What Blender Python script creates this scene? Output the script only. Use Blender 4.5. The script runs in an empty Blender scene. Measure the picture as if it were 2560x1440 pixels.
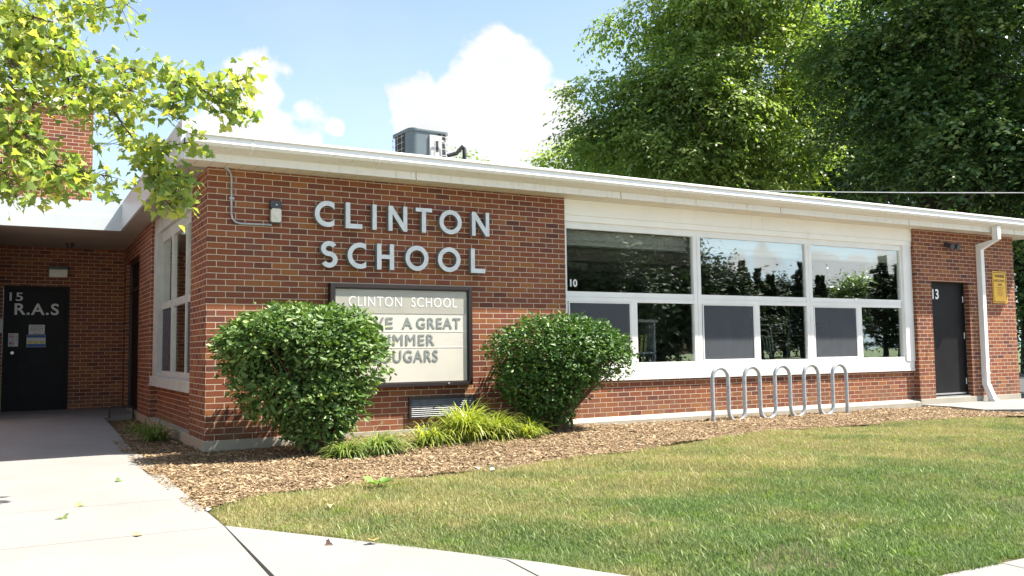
import bpy, bmesh, math, random
import numpy as np
from mathutils import Vector, Matrix
R = math.radians
rng = np.random.default_rng(7)
random.seed(7)
scene = bpy.context.scene
C = scene.collection

# ------------------------------------------------------------------ camera
CAM = np.array([-1.8739, -10.0441, 0.9352]); FPX = 2217.218
YAW, PITCH, ROLL = R(29.62705), R(4.03091), R(-0.69296)
D = np.array([math.sin(YAW)*math.cos(PITCH), math.cos(YAW)*math.cos(PITCH), math.sin(PITCH)])
r0 = np.array([math.cos(YAW), -math.sin(YAW), 0.0]); u0 = np.cross(r0, D)
RX = r0*math.cos(ROLL)+u0*math.sin(ROLL); UP = -r0*math.sin(ROLL)+u0*math.cos(ROLL)
cam = bpy.data.cameras.new('camera'); camo = bpy.data.objects.new('camera', cam); C.objects.link(camo)
cam.sensor_width = 36; cam.lens = FPX/2560*36; cam.clip_end = 3000; cam.clip_start = 0.05
m = Matrix.Identity(4)
for i in range(3):
    m[i][0] = RX[i]; m[i][1] = UP[i]; m[i][2] = -D[i]; m[i][3] = CAM[i]
camo.matrix_world = m
scene.camera = camo
def ray(u, v):
    return D+RX*(u-1280)/FPX-UP*(v-720)/FPX
def at(u, v, depth):
    return CAM+ray(u, v)*depth

# ------------------------------------------------------------------ light
SUN = Vector((0.571, -0.28, 1.0)).normalized()
sl = bpy.data.lights.new('sun', 'SUN'); sl.energy = 5.0; sl.angle = R(0.55); sl.color = (1.0, 0.93, 0.82)
so = bpy.data.objects.new('sun', sl); C.objects.link(so)
so.rotation_euler = SUN.to_track_quat('Z', 'Y').to_euler()
scene.view_settings.view_transform = 'Standard'; scene.view_settings.look = 'None'
scene.view_settings.exposure = 1.62; scene.view_settings.gamma = 1
w = bpy.data.worlds.new('World'); scene.world = w; w.use_nodes = True
wn = w.node_tree.nodes; wl = w.node_tree.links; wn.clear()
def N(t, **k):
    n = wn.new(t)
    for a, b in k.items(): setattr(n, a, b)
    return n
sky = N('ShaderNodeTexSky', sky_type='NISHITA', sun_disc=False, sun_elevation=math.asin(SUN.z),
        sun_rotation=math.atan2(SUN.x, SUN.y), air_density=1.0, dust_density=1.6, ozone_density=1.0)
tc = N('ShaderNodeTexCoord'); nrm = N('ShaderNodeVectorMath', operation='NORMALIZE'); wl.new(tc.outputs['Generated'], nrm.inputs[0])
nz = N('ShaderNodeTexNoise'); nz.inputs['Scale'].default_value = 9; nz.inputs['Detail'].default_value = 7; nz.inputs['Roughness'].default_value = 0.58
wl.new(nrm.outputs[0], nz.inputs['Vector'])
nz2 = N('ShaderNodeTexNoise'); nz2.inputs['Scale'].default_value = 26; nz2.inputs['Detail'].default_value = 5
wl.new(nrm.outputs[0], nz2.inputs['Vector'])
BLOBS = [(612, 195, 62), (655, 250, 85), (600, 300, 115), (700, 325, 105), (560, 255, 50), (1262, 130, 58), (1225, 190, 85), (1300, 215, 90),
         (1160, 265, 85), (1345, 270, 90), (1250, 300, 150), (1070, 290, 85), (1030, 255, 40), (1110, 335, 110), (1200, 380, 130), (1350, 390, 110), (760, 370, 60), (1390, 330, 80), (840, 322, 26)]
MIRR = [(1840, 668, 42), (1910, 662, 40), (2075, 690, 50), (2150, 668, 50), (2215, 655, 48), (1775, 690, 36)]
cur = None
def blob(d, r):
    global cur
    d = d/np.linalg.norm(d)
    dist = N('ShaderNodeVectorMath', operation='DISTANCE'); wl.new(nrm.outputs[0], dist.inputs[0]); dist.inputs[1].default_value = tuple(d)
    s = N('ShaderNodeMath', operation='DIVIDE'); wl.new(dist.outputs['Value'], s.inputs[0]); s.inputs[1].default_value = r/FPX
    if cur is None: cur = s
    else:
        mi = N('ShaderNodeMath', operation='SMOOTH_MIN'); wl.new(cur.outputs[0], mi.inputs[0]); wl.new(s.outputs[0], mi.inputs[1]); mi.inputs[2].default_value = 0.35
        cur = mi
for a, b, c in BLOBS: blob(ray(a, b), c)
for a, b, c in MIRR:
    q = ray(a, b).copy(); q[1] *= -1; blob(q, c)
def wm(op, a, b):
    n = N('ShaderNodeMath', operation=op)
    for i, x in enumerate((a, b)):
        if isinstance(x, (int, float)): n.inputs[i].default_value = x
        else: wl.new(x, n.inputs[i])
    return n.outputs[0]
pert = wm('ADD', wm('MULTIPLY', wm('SUBTRACT', nz.outputs['Fac'], 0.5), 2.6), wm('MULTIPLY', wm('SUBTRACT', nz2.outputs['Fac'], 0.5), 1.9))
dd = wm('ADD', cur.outputs[0], pert)
cr = N('ShaderNodeMapRange', interpolation_type='SMOOTHSTEP'); wl.new(dd, cr.inputs['Value'])
cr.inputs['From Min'].default_value = 1.2; cr.inputs['From Max'].default_value = 0.78
# thin high veil
nz3 = N('ShaderNodeTexNoise'); nz3.inputs['Scale'].default_value = 2.6; nz3.inputs['Detail'].default_value = 6; wl.new(nrm.outputs[0], nz3.inputs['Vector'])
cr2 = N('ShaderNodeMapRange', interpolation_type='SMOOTHSTEP'); wl.new(nz3.outputs['Fac'], cr2.inputs['Value'])
cr2.inputs['From Min'].default_value = 0.44; cr2.inputs['From Max'].default_value = 0.75; cr2.inputs['To Max'].default_value = 0.22
den = wm('MAXIMUM', cr.outputs[0], cr2.outputs[0])
bg1 = N('ShaderNodeBackground'); bg1.inputs['Strength'].default_value = 0.085
sz = N('ShaderNodeSeparateXYZ'); wl.new(nrm.outputs[0], sz.inputs[0])
hf = N('ShaderNodeMapRange', interpolation_type='SMOOTHSTEP'); wl.new(sz.outputs['Z'], hf.inputs['Value'])
hf.inputs['From Min'].default_value = -0.02; hf.inputs['From Max'].default_value = 0.45; hf.inputs['To Min'].default_value = 0.84; hf.inputs['To Max'].default_value = 0.12
hz = N('ShaderNodeMix', data_type='RGBA', blend_type='MIX'); wl.new(hf.outputs[0], hz.inputs['Factor'])
wl.new(sky.outputs[0], hz.inputs['A']); hz.inputs['B'].default_value = (3.5, 4.55, 5.3, 1)
wl.new(hz.outputs['Result'], bg1.inputs['Color'])
bg2 = N('ShaderNodeBackground'); bg2.inputs['Color'].default_value = (0.97, 0.985, 1.0, 1); wl.new(wm('ADD', 0.22, wm('ADD', wm('MULTIPLY', nz.outputs['Fac'], 0.16), wm('MULTIPLY', nz2.outputs['Fac'], 0.10))), bg2.inputs['Strength'])
mx = N('ShaderNodeMixShader'); wl.new(den, mx.inputs[0]); wl.new(bg1.outputs[0], mx.inputs[1]); wl.new(bg2.outputs[0], mx.inputs[2])
out = N('ShaderNodeOutputWorld'); wl.new(mx.outputs[0], out.inputs['Surface'])
scene.cycles.max_bounces = 8; scene.cycles.transparent_max_bounces = 24
scene.cycles.use_denoising = True

# ------------------------------------------------------------------ materials
class G:
    """small node-graph helper"""
    def __init__(s, name):
        s.m = bpy.data.materials.new(name); s.m.use_nodes = True
        s.t = s.m.node_tree; s.t.nodes.clear(); s.l = s.t.links
        s.out = s.n('ShaderNodeOutputMaterial')
        s.pos = s.n('ShaderNodeNewGeometry').outputs['Position']
    def n(s, t, **k):
        n = s.t.nodes.new(t)
        for a, b in k.items(): setattr(n, a, b)
        return n
    def put(s, sock, v):
        if isinstance(v, bpy.types.NodeSocket): s.l.new(v, sock)
        elif v is not None:
            if sock.type == 'RGBA' and len(v) == 3: v = (*v, 1)
            sock.default_value = v
    def math(s, op, a, b=0.0, c=None):
        n = s.n('ShaderNodeMath', operation=op); s.put(n.inputs[0], a); s.put(n.inputs[1], b)
        if c is not None: s.put(n.inputs[2], c)
        return n.outputs[0]
    def noise(s, scale, detail=3, rough=0.5, vec=None, w=None):
        n = s.n('ShaderNodeTexNoise'); n.inputs['Scale'].default_value = scale; n.inputs['Detail'].default_value = detail
        n.inputs['Roughness'].default_value = rough; s.l.new(vec if vec is not None else s.pos, n.inputs['Vector'])
        return n.outputs['Fac']
    def vscale(s, v):
        n = s.n('ShaderNodeVectorMath', operation='MULTIPLY'); s.l.new(s.pos, n.inputs[0]); n.inputs[1].default_value = v
        return n.outputs[0]
    def rng(s, x, a, b, c=0.0, d=1.0):
        n = s.n('ShaderNodeMapRange', interpolation_type='SMOOTHSTEP'); s.put(n.inputs['Value'], x)
        for k, v in zip(('From Min', 'From Max', 'To Min', 'To Max'), (a, b, c, d)): n.inputs[k].default_value = v
        return n.outputs[0]
    def mix(s, f, a, b, mode='MIX'):
        n = s.n('ShaderNodeMix', data_type='RGBA', blend_type=mode); s.put(n.inputs['Factor'], f); s.put(n.inputs['A'], a); s.put(n.inputs['B'], b)
        return n.outputs['Result']
    def ramp(s, f, stops, interp='LINEAR'):
        n = s.n('ShaderNodeValToRGB'); e = n.color_ramp.elements; n.color_ramp.interpolation = interp
        while len(e) < len(stops): e.new(0.5)
        for el, (p, c) in zip(e, stops): el.position = p; el.color = (*c, 1)
        s.put(n.inputs[0], f); return n.outputs[0]
    def sep(s, v=None):
        n = s.n('ShaderNodeSeparateXYZ'); s.l.new(v if v is not None else s.pos, n.inputs[0]); return n.outputs
    def comb(s, x, y, z=0.0):
        n = s.n('ShaderNodeCombineXYZ')
        for i, q in enumerate((x, y, z)): s.put(n.inputs[i], q)
        return n.outputs[0]
    def bump(s, h, dist=0.01, strength=1.0):
        n = s.n('ShaderNodeBump'); n.inputs['Distance'].default_value = dist; n.inputs['Strength'].default_value = strength
        s.put(n.inputs['Height'], h); return n.outputs[0]
    def attr(s, name):
        return s.n('ShaderNodeAttribute', attribute_name=name).outputs['Fac']
    def bsdf(s, col, rough=0.6, metal=0.0, spec=0.5, normal=None, emit=None, estr=0.0):
        b = s.n('ShaderNodeBsdfPrincipled'); s.put(b.inputs['Base Color'], col); s.put(b.inputs['Roughness'], rough)
        s.put(b.inputs['Metallic'], metal); s.put(b.inputs['Specular IOR Level'], spec)
        if normal is not None: s.l.new(normal, b.inputs['Normal'])
        return b.outputs[0]
    def done(s, shader):
        s.l.new(shader, s.out.inputs['Surface']); return s.m

def paint(name, col, rough=0.5, var=0.12, scale=6, dirt=None, dirt_amt=0.0, metal=0.0, bump=0.0, bscale=60, spec=0.5):
    g = G(name); nf = g.noise(scale, 4)
    c = g.mix(g.rng(nf, 0.3, 0.7), tuple(x*(1-var) for x in col), tuple(min(1, x*(1+var*0.5)) for x in col))
    if dirt:
        d = g.rng(g.noise(scale*3.1, 6, 0.7), 0.55, 0.72, 0, dirt_amt); c = g.mix(d, c, dirt)
    nm = g.bump(g.noise(bscale, 3), bump) if bump else None
    return g.done(g.bsdf(c, rough, metal, spec, nm))

BW, BH = 0.2032, 0.2032/3
def brick_mat(name, offx=0.0):
    g = G(name); X, Y, Z = g.sep()
    nn = g.sep(g.n('ShaderNodeNewGeometry').outputs['True Normal'])
    ax = g.math('GREATER_THAN', g.math('ABSOLUTE', nn[0]), 0.5)
    U = g.math('ADD', g.math('MULTIPLY', ax, Y), g.math('MULTIPLY', g.math('SUBTRACT', 1.0, ax), X))
    wob = g.math('MULTIPLY', g.math('SUBTRACT', g.noise(7, 2), 0.5), 0.004)
    vec = g.comb(g.math('ADD', g.math('ADD', U, offx), wob), g.math('ADD', g.math('ADD', Z, 0.0045), wob))
    b = g.n('ShaderNodeTexBrick', offset=0.5, offset_frequency=2); g.l.new(vec, b.inputs['Vector'])
    b.inputs['Color1'].default_value = (0, 0, 0, 1); b.inputs['Color2'].default_value = (1, 1, 1, 1); b.inputs['Mortar'].default_value = (0.5, 0.5, 0.5, 1)
    b.inputs['Scale'].default_value = 1; b.inputs['Mortar Size'].default_value = 0.0044; b.inputs['Mortar Smooth'].default_value = 0.25
    b.inputs['Brick Width'].default_value = BW; b.inputs['Row Height'].default_value = BH; b.inputs['Bias'].default_value = 0
    f = g.math('MULTIPLY', b.outputs['Color'], 1.0)
    col = g.ramp(f, [(0.0, (0.125, 0.050, 0.040)), (0.2, (0.215, 0.070, 0.043)), (0.4, (0.25, 0.083, 0.046)), (0.6, (0.235, 0.073, 0.042)),
                     (0.78, (0.29, 0.104, 0.048)), (0.92, (0.345, 0.135, 0.05)), (1.0, (0.17, 0.063, 0.052))])
    hue = g.noise(1.7, 3)
    col = g.mix(g.rng(hue, 0.35, 0.7, 0, 0.35), col, (0.28, 0.092, 0.03))
    grain = g.rng(g.noise(240, 3, 0.6, g.vscale((1, 1, 0.5))), 0.3, 0.75, 0.72, 1.14)
    col = g.mix(1.0, col, g.comb(g.math('MULTIPLY', grain, 0.95), grain, g.math('MULTIPLY', grain, 1.06)), 'MULTIPLY')
    big = g.rng(g.noise(0.8, 4, 0.6, g.vscale((1, 1, 0.45))), 0.3, 0.7, 0.86, 1.1)
    col = g.mix(1.0, col, g.comb(big, big, big), 'MULTIPLY')
    streak = g.rng(g.noise(38, 2, 0.5, g.vscale((1, 1, 0.25))), 0.45, 0.8, 0.0, 0.3)
    col = g.mix(streak, col, (0.16, 0.055, 0.035))
    mort = g.mix(g.noise(18, 3), (0.48, 0.41, 0.31), (0.57, 0.50, 0.385))
    col = g.mix(b.outputs['Fac'], col, mort)
    spl = g.math('MULTIPLY', g.rng(Z, 0.42, 0.0), g.rng(g.noise(5, 5, 0.65), 0.35, 0.7, 0.0, 0.55))
    col = g.mix(spl, col, (0.21, 0.145, 0.095))
    h = g.math('ADD', g.math('MULTIPLY', b.outputs['Fac'], -1.0), g.math('MULTIPLY', grain, 0.15))
    return g.done(g.bsdf(col, 0.85, 0, 0.15, g.bump(h, 0.003, 0.6)))

def stripe_mat(name, col, line, spacing, axis, width=0.05, rough=0.55, dirtc=(0.3, 0.25, 0.18)):
    g = G(name); q = g.sep()[axis]
    fr = g.math('FRACT', g.math('DIVIDE', q, spacing))
    ln = g.math('LESS_THAN', fr, width)
    c = g.mix(g.rng(g.noise(2.5, 4), 0.3, 0.75), col, tuple(x*0.88 for x in col))
    c = g.mix(g.rng(g.noise(14, 7, 0.75), 0.6, 0.75, 0, 0.35), c, dirtc)
    c = g.mix(ln, c, line)
    return g.done(g.bsdf(c, rough, 0, 0.4, g.bump(g.math('MULTIPLY', ln, -1.0), 0.004)))

M = {}
M['brick'] = brick_mat('red_brick')
M['white'] = paint('white_paint', (0.80, 0.80, 0.78), 0.42, 0.05, 3)
M['white_aged'] = paint('aged_white_paint', (0.80, 0.775, 0.72), 0.5, 0.08, 5, (0.42, 0.36, 0.27), 0.35)
M['gutter'] = None
M['fascia_metal'] = paint('pale_fascia_metal', (0.53, 0.58, 0.60), 0.38, 0.05, 2, (0.5, 0.47, 0.42), 0.15)
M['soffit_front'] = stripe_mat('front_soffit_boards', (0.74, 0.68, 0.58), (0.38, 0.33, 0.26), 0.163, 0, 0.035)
M['soffit_side'] = stripe_mat('shade_darkened_side_boards', (0.40, 0.355, 0.30), (0.22, 0.19, 0.15), 0.098, 1, 0.10)  # same boards, darkened so entry shade sits in the colour
M['roof'] = paint('roof_membrane', (0.30, 0.29, 0.27), 0.9, 0.15, 9, bump=0.004)
M['black_door'] = paint('black_door_paint', (0.0125, 0.0125, 0.0135), 0.5, 0.2, 3, (0.035, 0.033, 0.03), 0.25, bump=0.0006, bscale=40, spec=0.14)
M['dark'] = paint('dark_bronze_metal', (0.035, 0.028, 0.026), 0.45, 0.2, 8)
M['steel'] = paint('brushed_steel', (0.55, 0.56, 0.57), 0.35, 0.1, 20, metal=0.9)
M['galv'] = paint('galvanised_pipe', (0.40, 0.435, 0.46), 0.5, 0.22, 26, (0.26, 0.27, 0.28), 0.3, metal=0.25, bump=0.0005, bscale=90)
M['letter'] = paint('brushed_aluminium_letter', (0.63, 0.655, 0.67), 0.5, 0.1, 12, (0.40, 0.42, 0.44), 0.25, metal=0.15)
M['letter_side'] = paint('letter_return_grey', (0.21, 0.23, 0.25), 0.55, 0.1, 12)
M['sign_frame'] = paint('dark_brown_sign_frame', (0.022, 0.016, 0.016), 0.45, 0.15, 10, spec=0.35)
M['header'] = paint('cream_header_paint', (0.87, 0.855, 0.81), 0.5, 0.035, 1.2, (0.6, 0.53, 0.42), 0.18)
M['hvac'] = paint('grey_blue_enamel', (0.10, 0.132, 0.148), 0.45, 0.07, 4, (0.3, 0.27, 0.22), 0.15)
M['louvre'] = paint('louvre_grey', (0.20, 0.21, 0.22), 0.5, 0.2, 14)
M['hvac_light'] = paint('pale_grey_enamel', (0.42, 0.43, 0.43), 0.45, 0.07, 4)
M['rubber'] = paint('black_rubber', (0.02, 0.02, 0.022), 0.65, 0.2, 20)
M['lens'] = paint('ribbed_lens', (0.66, 0.62, 0.53), 0.25, 0.12, 14)
M['lamp_black'] = paint('bronze_lamp_housing', (0.045, 0.047, 0.055), 0.42, 0.15, 14)
M['paper'] = paint('white_paper', (0.62, 0.63, 0.61), 0.7, 0.05, 12)
M['ink'] = paint('black_ink', (0.025, 0.025, 0.025), 0.6, 0.1, 10)
M['grey_vinyl'] = paint('grey_white_vinyl', (0.66, 0.68, 0.67), 0.5, 0.08, 9)
M['white_vinyl'] = paint('white_vinyl', (0.80, 0.81, 0.80), 0.5, 0.05, 9)
M['red_ink'] = paint('red_ink', (0.45, 0.03, 0.04), 0.6, 0.08, 10)
M['blue_ink'] = paint('blue_ink', (0.04, 0.13, 0.33), 0.6, 0.08, 10)
M['yellow_ink'] = paint('yellow_ink', (0.62, 0.56, 0.08), 0.6, 0.08, 10)
M['yellow_sign'] = paint('yellow_sign_sheet', (0.80, 0.44, 0.018), 0.4, 0.06, 6)
M['bark'] = paint('grey_brown_bark', (0.10, 0.075, 0.055), 0.9, 0.35, 16, bump=0.01, bscale=24)
M['bark_dark'] = paint('dark_bark', (0.045, 0.035, 0.026), 0.9, 0.35, 10, bump=0.01, bscale=24)
M['twig'] = paint('brown_twig', (0.13, 0.075, 0.045), 0.85, 0.3, 30)
M['wire'] = paint('cable_sheath', (0.05, 0.13, 0.18), 0.5, 0.1, 8)
M['grey_wire'] = paint('grey_cable', (0.62, 0.63, 0.64), 0.5, 0.1, 8)
M['room_wall'] = paint('interior_wall_paint', (0.60, 0.58, 0.50), 0.85, 0.08, 1.5)
M['room_floor'] = paint('interior_floor_tile', (0.42, 0.38, 0.32), 0.5, 0.2, 2)
M['room_ceiling'] = paint('interior_ceiling_tile', (0.82, 0.83, 0.78), 0.9, 0.06, 3)
M['shelf_metal'] = paint('grey_shelf_steel', (0.58, 0.64, 0.68), 0.45, 0.08, 6)
M['chrome'] = paint('chair_leg_chrome', (0.62, 0.67, 0.70), 0.35, 0.1, 30, metal=0.2)
M['chair_black'] = paint('black_chair_plastic', (0.03, 0.028, 0.03), 0.45, 0.15, 6)
M['chair_green'] = paint('green_chair_plastic', (0.035, 0.28, 0.05), 0.45, 0.1, 6)
M['house_wall'] = paint('tan_house_brick', (0.42, 0.25, 0.16), 0.8, 0.12, 3)
M['house_roof'] = paint('brown_house_shingle', (0.16, 0.12, 0.10), 0.9, 0.2, 2)

M['side_paint'] = paint('shade_toned_weathered_paint', (0.50, 0.52, 0.49), 0.5, 0.1, 4, (0.3, 0.27, 0.21), 0.35)  # white trim toned down: side shade put into the base colour, plus dirt
def gutter_mat():
    g = G('gutter_enamel'); Z = g.sep()[2]; nn = g.sep(g.n('ShaderNodeNewGeometry').outputs['True Normal'])
    under = g.rng(nn[2], -0.15, -0.5)
    c = g.mix(g.noise(3, 3), (0.80, 0.80, 0.79), (0.74, 0.745, 0.74))
    sp = g.rng(g.noise(20, 8, 0.85), 0.53, 0.64, 0, 0.9)
    big = g.rng(g.noise(1.4, 3), 0.35, 0.65, 0.35, 1.0)
    c = g.mix(g.math('MULTIPLY', under, g.math('MULTIPLY', sp, big)), c, (0.13, 0.10, 0.07))
    c = g.mix(g.math('MULTIPLY', under, 0.45), c, (0.66, 0.58, 0.44))
    return g.done(g.bsdf(c, 0.4, 0, 0.5))
M['gutter'] = gutter_mat()
def streaked():
    g = G('streaked_white_paint'); X = g.sep()[0]
    c = g.mix(g.noise(2.2, 4), (0.80, 0.775, 0.72), (0.74, 0.70, 0.63))
    c = g.mix(g.rng(g.noise(14, 5, 0.7, g.vscale((1.0, 1.0, 0.12))), 0.52, 0.72, 0, 0.42), c, (0.40, 0.33, 0.24))
    c = g.mix(g.rng(g.noise(55, 6, 0.8), 0.60, 0.68, 0, 0.6), c, (0.20, 0.16, 0.11))
    seam = g.math('LESS_THAN', g.math('FRACT', g.math('DIVIDE', g.math('ADD', X, 0.7), 3.05)), 0.004)
    c = g.mix(seam, c, (0.22, 0.19, 0.15))
    return g.done(g.bsdf(c, 0.5, 0, 0.4))
M['streaked'] = streaked()

def concrete(name, a, b, stain=(0.3, 0.27, 0.22), lines=False):
    g = G(name)
    c = g.mix(g.rng(g.noise(1.3, 5, 0.6), 0.3, 0.7), a, b)
    c = g.mix(g.rng(g.noise(60, 4, 0.7), 0.35, 0.75, 0, 0.35), c, tuple(x*0.66 for x in a))
    c = g.mix(g.rng(g.noise(210, 2, 0.5), 0.60, 0.70, 0, 0.65), c, (0.11, 0.10, 0.085))
    c = g.mix(g.rng(g.noise(0.55, 6, 0.7, g.vscale((1.0, 0.5, 1.0))), 0.5, 0.75, 0, 0.4), c, tuple(x*0.74 for x in a))
    c = g.mix(g.rng(g.noise(4.5, 6, 0.7), 0.58, 0.78, 0, 0.45), c, stain)
    br = g.noise(120, 2, 0.5, g.vscale((0.15, 1.6, 1)))
    h = g.math('ADD', g.math('MULTIPLY', g.noise(180, 3), 0.5), g.math('MULTIPLY', br, 0.5))
    return g.done(g.bsdf(c, 0.85, 0, 0.3, g.bump(h, 0.004, 0.6)))
M['concrete'] = concrete('pale_concrete', (0.226, 0.219, 0.208), (0.256, 0.249, 0.237))
M['added_bounce_slab'] = concrete('bounce_slab_concrete', (0.46, 0.43, 0.39), (0.52, 0.49, 0.45))  # lighter concrete for the added slab, reflects sun onto the facade
M['foundation'] = concrete('foundation_concrete', (0.36, 0.33, 0.27), (0.44, 0.40, 0.33), (0.25, 0.21, 0.16))
M['asphalt'] = paint('asphalt', (0.055, 0.054, 0.055), 0.9, 0.2, 5, bump=0.004, bscale=160)

def soil(name, a, b, s=22):
    g = G(name); c = g.mix(g.rng(g.noise(s, 6, 0.7), 0.3, 0.7), a, b)
    c = g.mix(g.rng(g.noise(140, 4, 0.7), 0.4, 0.7, 0, 0.6), c, tuple(x*0.5 for x in a))
    return g.done(g.bsdf(c, 0.95, 0, 0.2, g.bump(g.noise(90, 5, 0.7), 0.02)))
M['soil'] = soil('dark_soil', (0.085, 0.065, 0.045), (0.13, 0.10, 0.07))
M['mulch_base'] = soil('mulch_bed_base', (0.13, 0.085, 0.048), (0.24, 0.16, 0.09), 30)

def lawn_base():
    g = G('lawn_thatch')
    c = g.mix(g.rng(g.noise(3, 5, 0.6), 0.35, 0.65), (0.075, 0.09, 0.038), (0.17, 0.145, 0.08))
    c = g.mix(g.rng(g.noise(150, 4, 0.7), 0.4, 0.65, 0, 0.8), c, (0.05, 0.05, 0.025))
    return g.done(g.bsdf(c, 0.95, 0, 0.2, g.bump(g.noise(120, 4, 0.7), 0.02)))
M['lawn'] = lawn_base()
M['field'] = paint('distant_grass', (0.07, 0.105, 0.03), 0.95, 0.3, 0.8, bump=0.02, bscale=20)

def leafy(name, dark, mid, light, trans=0.35, tcol=None, rough=0.45, clump=1.2, spec=0.4, dry=None):
    g = G(name); r = g.attr('rnd')
    c = g.ramp(r, [(0.0, dark), (0.5, mid), (1.0, light)])
    c = g.mix(g.rng(g.noise(clump, 3), 0.35, 0.65, 0.0, 0.5), c, mid)
    if dry is not None: c = dry(g, c)
    b = g.bsdf(c, rough, 0, spec)
    t = g.n('ShaderNodeBsdfTranslucent'); tc_ = g.mix(1.0, c, tcol or (1.6, 1.7, 0.6), 'MULTIPLY'); g.l.new(tc_, t.inputs['Color'])
    mxs = g.n('ShaderNodeMixShader'); mxs.inputs[0].default_value = trans; g.l.new(b, mxs.inputs[1]); g.l.new(t.outputs[0], mxs.inputs[2])
    return g.done(mxs.outputs[0])
M['maple'] = leafy('maple_leaf', (0.10, 0.19, 0.05), (0.28, 0.37, 0.12), (0.66, 0.64, 0.15), 0.5, (1.55, 1.45, 0.5), 0.42, 3)
M['bush_leaf'] = leafy('shrub_leaf', (0.042, 0.09, 0.026), (0.105, 0.185, 0.05), (0.31, 0.39, 0.135), 0.2, (1.4, 1.6, 0.5), 0.42, 6, 0.3)
M['bush_leaf_dark'] = leafy('dark_shrub_leaf', (0.020, 0.055, 0.014), (0.055, 0.122, 0.026), (0.19, 0.285, 0.06), 0.18, (1.4, 1.6, 0.5), 0.42, 6, 0.3)
M['elm'] = leafy('bright_tree_leaf', (0.07, 0.115, 0.034), (0.20, 0.285, 0.085), (0.46, 0.50, 0.17), 0.45, (1.5, 1.6, 0.5), 0.45, 0.9)
M['oak'] = leafy('dark_tree_leaf', (0.015, 0.038, 0.014), (0.058, 0.115, 0.036), (0.27, 0.36, 0.12), 0.3, (1.5, 1.7, 0.5), 0.33, 0.7, 0.5)
M['mirror_tree'] = leafy('shaded_tree_leaf', (0.008, 0.018, 0.008), (0.016, 0.034, 0.013), (0.035, 0.06, 0.02), 0.08, (1.4, 1.6, 0.5), 0.6, 0.7, 0.1)  # darker leaf copy: shade of the mirrored trees put into the colour
M['pine'] = leafy('conifer_needle', (0.012, 0.026, 0.014), (0.026, 0.05, 0.022), (0.055, 0.09, 0.034), 0.15, (1.4, 1.6, 0.5), 0.6, 0.7)
M['sedge'] = leafy('strap_leaf', (0.13, 0.20, 0.03), (0.28, 0.35, 0.055), (0.52, 0.52, 0.15), 0.4, (1.4, 1.4, 0.5), 0.42, 5)
M['sedge_dark'] = leafy('green_strap_leaf', (0.08, 0.145, 0.034), (0.18, 0.26, 0.06), (0.38, 0.42, 0.16), 0.35, (1.4, 1.4, 0.6), 0.42, 5)

def grass_dry(g, c):
    X, Y, Z = g.sep()
    nf = g.noise(0.9, 4, 0.6); n2 = g.noise(3.4, 3, 0.6)
    band = g.rng(g.math('ADD', Y, g.math('MULTIPLY', X, -0.06)), -7.2, -2.8, 0, 1)
    f = g.math('ADD', g.math('MULTIPLY', nf, 0.75), g.math('ADD', g.math('MULTIPLY', n2, 0.4), g.math('MULTIPLY', band, 0.26)))
    k = g.math('MULTIPLY', g.rng(f, 0.52, 0.93, 0.0, 1.0), g.rng(g.attr('rnd'), 0.85, 0.25, 0.45, 1.0))
    tan = g.mix(g.attr('rnd'), (0.30, 0.235, 0.115), (0.58, 0.46, 0.25))
    c = g.mix(k, c, tan)
    lush = g.rng(g.noise(3.2, 4, 0.65, g.vscale((1.0, 1.0, 0.0))), 0.52, 0.66, 0, 0.8)
    return g.mix(g.math('MULTIPLY', lush, g.attr('rnd')), c, (0.22, 0.32, 0.04))
M['grass'] = leafy('grass_blade', (0.045, 0.095, 0.03), (0.122, 0.192, 0.062), (0.31, 0.36, 0.15), 0.3, (1.15, 1.35, 0.7), 0.6, 3, 0.2, grass_dry)

def chips_mat():
    g = G('wood_chip'); r = g.attr('rnd')
    c = g.ramp(r, [(0.0, (0.08, 0.055, 0.034)), (0.3, (0.20, 0.137, 0.078)), (0.65, (0.33, 0.24, 0.142)), (1.0, (0.50, 0.395, 0.262))])
    return g.done(g.bsdf(c, 0.85, 0, 0.25))
M['chip'] = chips_mat()

def glass_mat(name, refl, tint, fres):
    g = G(name)
    tr = g.n('ShaderNodeBsdfTransparent'); tr.inputs['Color'].default_value = (*tint, 1)
    gl = g.n('ShaderNodeBsdfGlossy'); gl.inputs['Roughness'].default_value = 0.0; gl.inputs['Color'].default_value = (0.97, 1.0, 1.0, 1)
    wv = g.bump(g.noise(1.2, 2), 0.004, 0.35); g.l.new(wv, gl.inputs['Normal'])
    lw = g.n('ShaderNodeLayerWeight'); lw.inputs['Blend'].default_value = 0.5
    sch = g.math('POWER', lw.outputs['Facing'], 5.0)
    f = g.math('MINIMUM', g.math('ADD', g.math('MULTIPLY', sch, fres), refl), 1.0)
    mx_ = g.n('ShaderNodeMixShader'); g.l.new(f, mx_.inputs[0]); g.l.new(tr.outputs[0], mx_.inputs[1]); g.l.new(gl.outputs[0], mx_.inputs[2])
    return g.done(mx_.outputs[0])
M['glass'] = glass_mat('window_glass', 0.33, (0.93, 0.95, 0.93), 1.0)
M['sign_glass'] = glass_mat('sign_glass', 0.005, (0.995, 0.995, 0.99), 0.2)
def screen_mat():
    g = G('insect_screen')
    tr = g.n('ShaderNodeBsdfTransparent'); b = g.bsdf(g.mix(g.noise(8, 3), (0.062, 0.072, 0.088), (0.085, 0.095, 0.11)), 0.8)
    mx_ = g.n('ShaderNodeMixShader'); mx_.inputs[0].default_value = 0.66; g.l.new(tr.outputs[0], mx_.inputs[1]); g.l.new(b, mx_.inputs[2])
    return g.done(mx_.outputs[0])
M['screen'] = screen_mat()

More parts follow.
